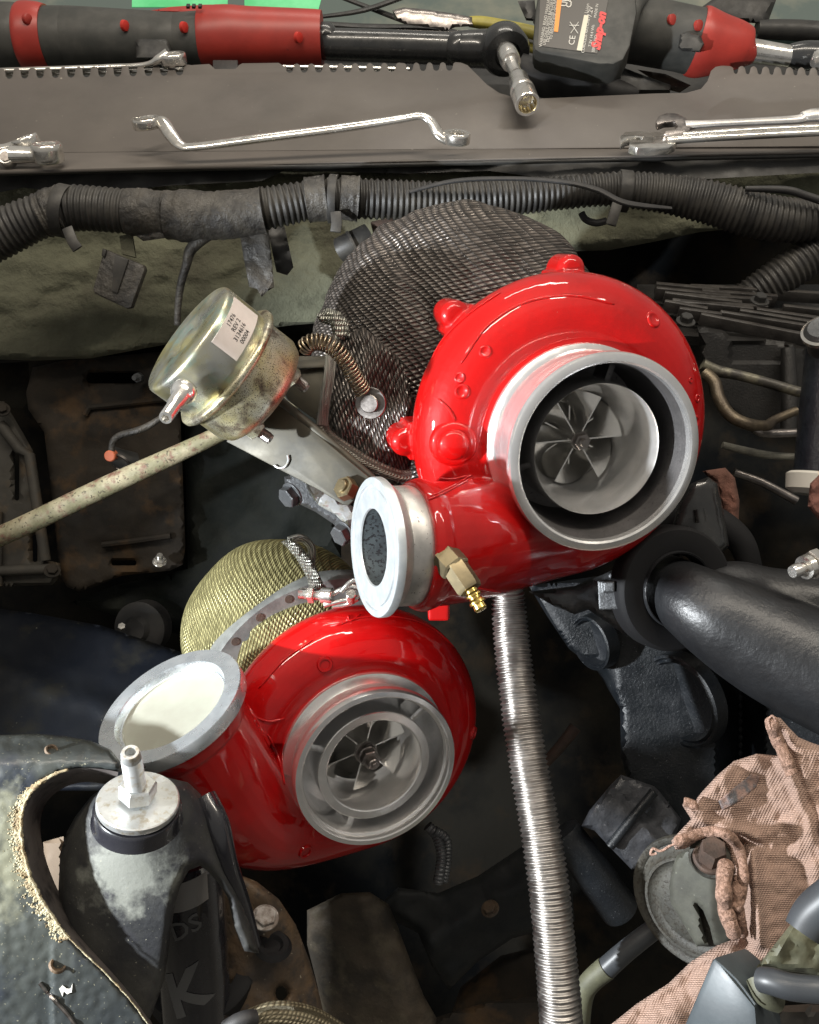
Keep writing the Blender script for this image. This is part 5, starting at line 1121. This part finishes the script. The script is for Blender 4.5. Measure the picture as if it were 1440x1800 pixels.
mb = MB(); mb.relief([(655, 1600), (700, 1560), (770, 1570), (840, 1540), (930, 1480), (1000, 1470), (1010, 1620), (900, 1650), (840, 1690), (790, 1740), (760, 1700), (735, 1640)], xmf, step=9, edge=.016, ew=18, th=.02); mb.build('beam', mat('dark_grey_beam', (.012, .014, .015), (.020, .021, .020), 26, spec=.3, rough=.6, bump=.5, bscale=200), xm, sharp=180)
bolt(ell(862, 1598, 13, 11, 120, d=.90), .0065, .004, 'rustb', xm, washer=.009)
mb = MB(); mb.relief([(790, 1790), (810, 1735), (880, 1680), (960, 1660), (1010, 1690), (1010, 1760), (900, 1790)], lambda x, y: .97, step=12, edge=.016, ew=18, th=.02); mb.build('lower_web', 'rust', xm, sharp=180)
wl = thing('wire_mesh_sleeve', 'small stretch of brown mesh sleeve at the bottom edge beside the shock absorber', 'sleeve', P(480, 1790, .62))
mb = MB(); ptube(mb, [(430, 1800, .63, 20), (480, 1786, .63, 24), (540, 1796, .64, 26), (600, 1830, .65, 26)], 8, 24)
for i in mb.uv: u, v = mb.uv[i]; mb.uv[i] = (u * 6, v)
mb.build('sleeve', weave('brown_mesh', (.06, .05, .03), (.34, .30, .2), 60, 20, metal=.4), wl)
mb = MB(); ptube(mb, [(398, 1810, .61, 16), (425, 1795, .61, 16), (448, 1790, .615, 15)], 4, 18); mb.build('end_cap', 'rubber', wl)
# ================================================================== TOOLS ON THE COWL
DZ = .05
def station(l, k=1):
    return spline(l, k)
t1 = thing('cordless_ratchet', 'large red and black cordless ratchet lying across the left of the cowl', 'cordless ratchet', P(300, 70, 1.10))
def body(par, name, l, m, n=40, k=6, flat=1.0):
    mb = MB(); ptube(mb, l, k, n, True, flat, up=DV(0, 1, 0)); return mb.build(name, m, par, sharp=45)
body(t1, 'battery_end', [(-60, 66, 1.10, 58), (-20, 66, 1.10, 58), (30, 66, 1.10, 58), (44, 66, 1.10, 55)], 'grip', k=3)
body(t1, 'red_collar', [(40, 66, 1.10, 57), (46, 66, 1.10, 60), (60, 66, 1.10, 60), (76, 66, 1.10, 58), (86, 66, 1.10, 55)], 'redp', k=3)
body(t1, 'grip', [(80, 67, 1.10, 53), (118, 67, 1.10, 53), (119.5, 67, 1.10, 52), (121, 67, 1.10, 52), (122.5, 67, 1.10, 53), (180, 69, 1.10, 52), (260, 72, 1.10, 50), (311, 72, 1.10, 49), (312.5, 72, 1.10, 48), (315, 72, 1.10, 49), (368, 70, 1.10, 50)], 'grip', k=2)
body(t1, 'front_housing', [(356, 68, 1.10, 50), (358, 68, 1.10, 53), (400, 67, 1.10, 55), (440, 68, 1.10, 53), (556, 70, 1.10, 50), (563, 70, 1.10, 46), (565, 70, 1.10, 38)], 'redp', k=3)
mb = MB(); mb.relief([(262, 19), (300, 12), (360, 8), (400, 8), (400, 60), (362, 60), (360, 32), (330, 27), (290, 22)], lambda x, y: 1.070 + .0003 * abs(40 - y), step=5, edge=.004, ew=8, th=.01); mb.build('shoulder_trim', 'redp', t1)
for x, y in ((222, 45), (326, 48), (527, 66)):
    M = ell(x, y, 11, 7, 0, d=1.062); mb = MB(); mb.lathe(M, [(0, .001), (.004, .0008), (.006, 0), (.0065, -.004)], 20); mb.build('screw_cap', mat('bright_red_plug', (.5, .03, .02), rough=.4), t1)
M = ell(50, 33, 9, 7, 0, d=1.058); mb = MB(); mb.lathe(M, [(0, .001), (.005, .0008), (.006, 0), (.0065, -.004)], 20); mb.build('screw_cap', 'redp', t1)
mb = MB(); mb.relief([(238, 72), (244, 68), (292, 69), (297, 74), (302, 92), (296, 104), (240, 104)], lambda x, y: 1.058, step=5, edge=.004, ew=6, th=.01); mb.build('trigger', 'black', t1)
for x in (331, 341, 352): mb = MB(); mb.box(fr(P(x, 11, 1.062), DV(0, .5, .8)), .004, .006, .003); mb.build('vent_slot', 'black', t1)
body(t1, 'neck', [(560, 72, 1.10, 30), (572, 72, 1.10, 32), (576, 78, 1.10, 28), (600, 79, 1.10, 28), (700, 82, 1.10, 28), (800, 86, 1.10, 28)], 'blkmet', k=4)
body(t1, 'head', [(796, 86, 1.10, 28), (806, 86, 1.095, 30), (812, 86, 1.095, 31), (850, 86, 1.09, 33), (868, 86, 1.085, 34)], 'blkmet', k=4)
HR = ell(890, 92, 45, 40, 300, d=1.075)
mb = MB(); q = rp(1, 1.075); mb.lathe(HR, [(0, -.03), (36 * q, -.028), (44 * q, -.02), (45 * q, 0), (41 * q, .006), (30 * q, .009), (24 * q, .009), (22 * q, .004), (0, .004)], 48); mb.build('ratchet_head', 'blkmet', t1)
# chrome socket on the head
DZ = 0.0
sk = thing('chrome_socket', 'chrome wobble extension and socket pointing down from the left ratchet head', 'socket', P(915, 150, 1.04))
A0, A1, A2, A3 = P(893, 95, 1.065), P(903, 118, 1.045), P(910, 138, 1.03), P(928, 184, .995)
mb = MB(); ptube(mb, [(890, 92, 1.12, 17), (892, 94, 1.068, 17), (896, 104, 1.058, 18), (899, 110, 1.052, 17)], 4, 28); mb.build('collar', 'chrome', sk)
mb = MB(); ptube(mb, [(898, 108, 1.054, 14), (904, 122, 1.042, 11), (908, 132, 1.034, 12)], 4, 28); mb.build('shaft', 'chrome', sk)
MS = fr(A2, A3 - A2); l_ = (A3 - A2).length
def star(r, depth, n, k=12): return [((r - depth * (i % 2)) * math.cos(math.pi * i / k), (r - depth * (i % 2)) * math.sin(math.pi * i / k)) for i in range(2 * k)]
def ringhead(mb, M, ro, ri, h, pts=12):
    n = 96; vs = []; prof = [(-h * .42, 0), (-h * .5, .5), (-h * .5, 1)]
    rows = [(ro - h * .10, -h / 2), (ro - h * .02, -h * .42), (ro, -h * .2), (ro, h * .2), (ro - h * .02, h * .42), (ro - h * .10, h / 2)]
    def st(i):
        t = (i / n * pts) % 1; return ri * (1 - .16 * abs(1 - 2 * t))
    for i in range(n):
        a = 2 * math.pi * i / n; c, q = math.cos(a), math.sin(a)
        for r, z in rows: vs.append(M @ Vector((r * c, r * q, z)))
        r = st(i); vs.append(M @ Vector(((r + h * .05) * c, (r + h * .05) * q, h / 2))); vs.append(M @ Vector((r * c, r * q, h * .42))); vs.append(M @ Vector((r * c, r * q, -h * .42))); vs.append(M @ Vector(((r + h * .05) * c, (r + h * .05) * q, -h / 2)))
    k = len(rows) + 4
    mb.add(vs, [(i * k + j, ((i + 1) % n) * k + j, ((i + 1) % n) * k + (j + 1) % k, i * k + (j + 1) % k) for i in range(n) for j in range(k)])
rk = rp(22, 1.0)
mb = MB(); mb.lathe(MS, [(0, -.001), (rk * .75, -.001), (rk * .85, .002), (rk * .85, l_ * .35), (rk, l_ * .45), (rk, l_ * .55), (rk * .985, l_ * .56), (rk * .985, l_ * .60), (rk, l_ * .61), (rk, l_ - .001), (rk * .95, l_), (rk * .76, l_), (rk * .72, l_ - .003), (rk * .68, l_ - .014), (0, l_ - .015)], 48); mb.build('socket', 'chrome', sk, sharp=30)
mb = MB(); circ = [(rk * .8 * math.cos(2 * math.pi * i / 48), rk * .8 * math.sin(2 * math.pi * i / 48)) for i in range(48)]
mb.prism(MS, circ, l_ - .012, l_ - .0012, [star(rk * .74, rk * .12, 0, 12)]); mb.build('splines', mat('brassy_reflection', (.62, .50, .26), rough=.3, metal=1), sk)
# second ratchet
DZ = .05
t2 = thing('cordless_ratchet', 'red and black cordless ratchet with battery label facing out at the upper right', 'cordless ratchet', P(1120, 70, 1.06))
BP = fr(P(1020, 48, .985), DV(-.12, .10, 1), DV(1, -.16, 0))
bo = [(948, -20), (956, -34), (1100, -18), (1118, -8), (1120, 20), (1108, 80), (1096, 104), (1080, 112), (1050, 112), (950, 92), (940, 86), (937, 76), (941, 20)]
mb = MB(); mb.plate(BP, bo, .040); mb.build('battery_base', 'grip', t2, bevel=.003)
lb = [(951, -30), (1072, -14), (1050, 94), (946, 80)]
mb = MB(); mb.plate(BP @ T(z=.0008), lb, .001); mb.build('rating_label', mat('dark_label', (.06, .055, .05), rough=.45), t2)
def bp(px, py): return onplane(BP, px, py)
xd = Vector(bp(962, 78)) - Vector(bp(978, -14)); xd.normalize()      # text runs up the label
yd = Vector((-xd.y, xd.x))
def lay(px, py, flip=1):
    o_ = Vector(bp(px, py)); X = -xd; Y = Vector((-X.y, X.x))
    def f(x, y): p = o_ + X * x + Y * y; return BP @ Vector((p.x, p.y, .0013))
    return f
def prt(s_, px, py, size, m='white', italic=0, bold=0, name='print'):
    mb = MB(); mb.text(s_, size, lay(px, py), italic=italic, bold=bold); return mb.build(name, m, t2)
prt('Snap-on', 1053, 56, .0135, 'redprint', .35, .0008)
for s_, px, py, sz in (('WARNING: READ MANUAL', 958, 40, .0042), ('USE ONLY WITH BATTERY', 964, 40, .0040), ('DO NOT EXPOSE TO RAIN', 970, 34, .0040), ('TO REDUCE RISK OF INJURY', 975, 32, .0036),
                       ('CORDLESS RATCHET', 1030, 62, .0040), ('7.2V', 1038, 22, .0062), ('7.2V 14.4 Wh', 1040, 64, .0040), ('Li-ion', 1032, 16, .0044), ('SERIAL NO', 1045, 78, .0036), ('MADE IN', 1048, 20, .0036)):
    prt(s_, px, py, sz * 1.15)
prt('CE', 1006, 72, .0095); prt('UK', 993, 4, .0085, bold=.0002); prt('CA', 1001, 6, .0085, bold=.0002)
mb = MB(); mb.plate(BP @ T(z=.0014), [(982, -30), (991, -28), (981, 56), (974, 55)], .0008); mb.build('orange_stripe', 'orange', t2)
mb = MB(); mb.plate(BP @ T(z=.0014), [(1027, 26), (1035, 27), (1023, 89), (1014, 88)], .0008); mb.build('serial_sticker', mat('cream_sticker', (.62, .58, .46), rough=.5), t2)
for x, y, r in ((990, 43, 7), (985, 69, 7), (996, 71, 5.5), (1015, 26, 10), (1015, 26, 4)):
    M = fr(P(x, y, 1.017), BP.to_3x3() @ Vector((0, 0, 1))); R = rp(r, 1.017); mb = MB(); mb.lathe(M, [(R, 0), (R, .0004), (R * .72, .0004), (R * .72, 0)], 28, closed=True); mb.build('printed_mark', 'white', t2)
mb = MB()
for a, b in (((1002, 40), (1016, 60)), ((1017, 40), (1003, 60)), ((1001, 46), (1018, 46))):
    mb.tube([BP @ Vector((*bp(*a), .0014)), BP @ Vector((*bp(*b), .0014))], .0005, 4)
mb.build('printed_mark', 'white', t2)
for x, y in ((944, 37), (1072, 51)):
    M = fr(P(x, y, 1.018), BP.to_3x3() @ Vector((0, 0, 1))); mb = MB(); mb.lathe(M, [(0, -.003), (.0028, -.003), (.003, .0006), (.0042, .0012), (.0046, -.001)], 20); mb.build('screw_recess', 'black', t2)
body(t2, 'motor_grip', [(1085, 48, 1.06, 66), (1100, 48, 1.06, 69), (1112, 50, 1.06, 66), (1118, 52, 1.06, 58), (1150, 58, 1.06, 57), (1200, 68, 1.06, 56), (1236, 76, 1.06, 57)], 'grip', k=4)
body(t2, 'front_housing', [(1222, 72, 1.06, 59), (1235, 75, 1.06, 60), (1262, 78, 1.06, 52), (1290, 80, 1.06, 44), (1306, 82, 1.06, 38), (1316, 84, 1.06, 32), (1318, 84, 1.06, 26)], 'redp', k=4)
body(t2, 'neck', [(1312, 88, 1.06, 22), (1325, 90, 1.06, 21), (1380, 98, 1.06, 19), (1392, 99, 1.06, 20)], 'chrome', k=3)
body(t2, 'head', [(1386, 98, 1.06, 20), (1410, 98, 1.06, 25), (1440, 98, 1.06, 25), (1480, 98, 1.06, 22)], 'blkmet', k=3)
mb = MB(); mb.cyl(ell(1438, 106, 14, 12, 250, d=1.03), .008, -.01, .006, 24, .001); mb.build('anvil', 'chrome', t2)
mb = MB(); mb.relief([(1196, 60), (1206, 56), (1232, 62), (1238, 78), (1230, 92), (1200, 90), (1192, 84)], lambda x, y: 1.012, step=5, edge=.004, ew=6, th=.016); mb.build('trigger', 'black', t2)
for x, y in ((1184, 34), (1231, 44)):
    M = ell(x, y, 11, 7, 20, d=1.022); mb = MB(); mb.lathe(M, [(0, .001), (.004, .0008), (.006, 0), (.0065, -.004)], 20); mb.build('screw_cap', 'redp', t2)
mb = MB(); mb.tube(PT([(1075, 118, 1.05), (1078, 138, 1.05)]), .0035, 10); o = mb.build('chrome_pin', 'chrome'); tag(o, 'short chrome pin hanging beneath the battery of the right ratchet', 'pin')
DZ = 0.0
# background clutter on the windscreen scuttle
mb = MB(); ptube(mb, [(560, 42, 1.22, 10), (640, 48, 1.22, 12), (760, 50, 1.22, 9), (840, 66, 1.22, 8)], 4, 10, flat=.5)
wp = thing('windscreen_wiper', 'black windscreen wiper crossing behind the neck of the left ratchet', 'wiper', P(700, 40, 1.22)); mb.build('arm', 'black', wp)
mb = MB(); ptube(mb, [(720, -10, 1.26, 9), (640, 18, 1.25, 8), (560, 30, 1.25, 6)], 4, 10, flat=.5); mb.build('blade', 'black', wp)
mb = MB(); ptube(mb, [(560, -20, 1.27, 6), (720, 40, 1.26, 9), (760, 52, 1.25, 9)], 4, 10, flat=.5); mb.build('link', 'black', wp)
pl = thing('yellow_pliers', 'pliers with yellow grips lying behind the left ratchet head', 'pliers', P(850, 40, 1.20))
mb = MB(); ptube(mb, [(825, 38, 1.20, 14), (850, 40, 1.20, 17), (900, 48, 1.20, 16), (945, 60, 1.19, 18), (990, 78, 1.18, 18)], 5, 20, flat=.6); mb.build('grip', 'yellow', pl)
mb = MB(); ptube(mb, [(850, 70, 1.21, 10), (900, 72, 1.21, 12), (950, 90, 1.20, 14)], 5, 18, flat=.6); mb.build('grip', 'yellow', pl)
mb = MB(); mb.relief([(690, 18), (710, 13), (745, 16), (800, 24), (830, 30), (832, 46), (800, 48), (786, 54), (752, 48), (720, 44), (694, 36)], lambda x, y: 1.185, step=6, edge=.006, ew=8, th=.012); mb.build('jaw', 'nut', pl)
mb = MB(); ptube(mb, [(910, 120, 1.13, 26), (960, 140, 1.13, 30), (1060, 160, 1.13, 26), (1120, 165, 1.13, 14)], 5, 20); o = mb.build('black_hose', 'rubber'); tag(o, 'black hose lying in the scuttle below the label of the right ratchet', 'hose')
mb = MB(); mb.relief([(1080, 112), (1120, 128), (1180, 150), (1178, 164), (1090, 166)], lambda x, y: 1.12, step=8, edge=.006, ew=8, th=.006); o = mb.build('black_wedge', 'black'); tag(o, 'black wedge shaped trim under the right ratchet grip', 'trim')
mb = MB(); mb.relief([(1120, 122), (1170, 130), (1215, 150), (1195, 163), (1175, 158)], lambda x, y: 1.14, step=8, edge=.004, ew=8, th=.004); o = mb.build('brown_scrap', 'rustb'); tag(o, 'small brown corroded strip beside the black wedge trim', 'strip')
rt = thing('black_holder', 'black plastic holder and hose beyond the right ratchet in the top right corner', 'holder', P(1300, 20, 1.2))
mb = MB(); mb.relief([(1220, 22), (1262, -8), (1300, -14), (1366, -4), (1352, 34), (1340, 42), (1290, 38), (1240, 30)], lambda x, y: 1.17, step=8, edge=.01, ew=12, th=.02); mb.build('body', 'black', rt)
mb = MB(); ptube(mb, [(1330, 52, 1.18, 16), (1400, 54, 1.18, 18), (1500, 62, 1.18, 18)], 3, 18); mb.build('tube', 'black', rt)
mb = MB(); ptube(mb, [(1310, 70, 1.19, 14), (1400, 74, 1.19, 14), (1500, 86, 1.19, 14)], 3, 18); mb.build('green_tube', mat('dark_green_hose', (.03, .06, .05), rough=.5), rt)
mb = MB(); mb.relief([(910, 2), (940, 0), (944, 38), (925, 36)], lambda x, y: 1.15, step=8, edge=.004, ew=8, th=.01); mb.build('grip_corner', 'black', rt)
# ---- wrenches
def wrench_shank(mb, l, k=8, n=18, flat=.62): ptube(mb, l, k, n, True, flat, up=DV(0, .5, .85))
ow = thing('offset_ring_spanner', 'long chrome double offset ring spanner resting on the cowl ledge', 'spanner', P(540, 230, .96))
mb = MB(); wrench_shank(mb, [(272, 212, .965, 10), (286, 216, .962, 13), (300, 236, .955, 12), (318, 256, .95, 10), (345, 258, .948, 9), (460, 243, .95, 10), (600, 225, .955, 10), (700, 210, .955, 9), (738, 204, .957, 9), (758, 214, .957, 10), (772, 236, .955, 12), (788, 248, .955, 10)]); mb.build('shank', 'chrome', ow, sharp=60)
mb = MB(); ringhead(mb, fr(P(258, 216, .965), DV(-.08, .82, .57)), rp(25, .965), rp(17, .965), .0105); mb.build('ring_head', 'chrome', ow, sharp=45)
mb = MB(); ringhead(mb, fr(P(803, 242, .955), DV(.05, .80, .60)), rp(24, .955), rp(17, .955), .0110); mb.build('ring_head', 'chrome', ow, sharp=45)
bw = thing('combination_spanner', 'chrome spanner lying behind the comb teeth under the red tool', 'spanner', P(160, 118, 1.06))
mb = MB(); wrench_shank(mb, [(-60, 126, 1.09, 5), (40, 123, 1.09, 5), (180, 118, 1.09, 5), (255, 114, 1.085, 5), (280, 104, 1.08, 9), (296, 96, 1.08, 12)], flat=.9); mb.build('shank', 'chrome', bw)
mb = MB(); wrench_shank(mb, [(-60, 134, 1.095, 4), (40, 131, 1.095, 4), (180, 127, 1.095, 4), (330, 122, 1.09, 4)], flat=.9); mb.build('shank_edge', 'chrome', bw)
mb = MB(); ringhead(mb, fr(P(305, 104, 1.085), DV(-.05, .80, .60)), rp(23, 1.085), rp(14, 1.085), .013); mb.build('ring_head', 'chrome', bw, sharp=45)
mb = MB(); wrench_shank(mb, [(480, 118, 1.10, 4), (600, 119, 1.10, 4), (720, 122, 1.10, 4)], flat=.9); o = mb.build('steel_rod', 'chrome'); tag(o, 'thin steel rod glimpsed through the middle comb teeth', 'rod')
fw = thing('flex_head_spanner', 'chrome flex head ratchet spanner at the left end of the cowl ledge', 'spanner', P(60, 270, .94))
mb = MB(); wrench_shank(mb, [(20, 272, .94, 17), (50, 272, .94, 15), (70, 272, .94, 16)], k=4, flat=.9); mb.build('neck', 'chrome', fw)
mb = MB(); ringhead(mb, fr(P(84, 269, .94), DV(.0, .84, .54)), rp(27, .94), rp(17, .94), .0185); mb.build('ratchet_ring', 'chrome', fw, sharp=45)
mb = MB(); mb.cyl(fr(P(9, 274, .935), DV(0, .1, 1)), rp(15, .935), -.012, .0, 32, .001); mb.build('joint', 'chrome', fw)
mb = MB(); mb.cyl(fr(P(9, 275, .934), DV(0, .1, 1)), rp(9, .935), -.002, .0006, 28, .0004); mb.build('pivot_screw', 'nut', fw)
mb = MB(); wrench_shank(mb, [(-60, 276, .94, 12), (-20, 276, .94, 13), (0, 274, .94, 13)], k=3); mb.build('handle', 'chrome', fw)
f2 = thing('flex_head_spanner', 'second chrome spanner with raised head just behind the flex head spanner', 'spanner', P(45, 245, .96))
mb = MB(); ringhead(mb, fr(P(46, 250, .965), DV(-.30, .80, .52)), rp(24, .96), rp(13, .96), .011); mb.build('ring_head', 'chrome', f2, sharp=45)
mb = MB(); wrench_shank(mb, [(-60, 262, .965, 8), (0, 260, .965, 8), (26, 254, .965, 9)], k=4); mb.build('shank', 'chrome', f2)
# right pair
SN = DV(0, .80, .60)
s1 = thing('open_end_spanner', 'dull steel open end spanner lying uppermost of the pair at the right of the ledge', 'spanner', P(1260, 220, .97))
OM = fr(P(1185, 218, .965), DV(-.1, .62, .78), DV(1, .02, 0))
jaw = [(1153, 213), (1158, 204), (1172, 198), (1190, 199), (1205, 206), (1214, 218), (1214, 228), (1202, 236), (1185, 239), (1166, 236), (1170, 230), (1186, 228), (1192, 222), (1186, 213), (1170, 214), (1156, 219)]
mb = MB(); mb.plate(OM, jaw, .007); mb.build('jaw', 'nut', s1, bevel=.001)
mb = MB(); wrench_shank(mb, [(1205, 221, .965, 11), (1240, 218, .962, 8), (1320, 214, .96, 8), (1400, 210, .96, 9), (1416, 205, .96, 12), (1440, 202, .96, 14), (1500, 206, .96, 14)], k=5, flat=.7); mb.build('shank', 'alud', s1, sharp=60)
s2 = thing('combination_spanner', 'bright chrome combination spanner lying lowest on the right of the ledge', 'spanner', P(1250, 245, .95))
OM2 = fr(P(1150, 248, .945), DV(0, .80, .60), DV(1, .03, 0))
j2 = [(1090, 238), (1098, 232), (1130, 230), (1160, 232), (1180, 238), (1192, 243), (1188, 252), (1176, 257), (1150, 259), (1120, 259), (1106, 255), (1107, 248), (1128, 245), (1130, 240), (1118, 239), (1102, 243), (1092, 250)]
mb = MB(); mb.plate(OM2, j2, .0085); mb.build('jaw', 'chrome', s2, bevel=.0012)
mb = MB(); wrench_shank(mb, [(1172, 248, .945, 9), (1210, 244, .945, 8), (1320, 238, .945, 8), (1440, 232, .945, 8), (1500, 229, .945, 8)], k=5, flat=.8); mb.build('shank', 'chrome', s2, sharp=60)
mb = MB(); wrench_shank(mb, [(1200, 237, .952, 5), (1320, 228, .952, 5), (1440, 222, .952, 5), (1500, 219, .952, 5)], k=5, flat=.8); mb.build('raised_edge', 'chrome', s2)
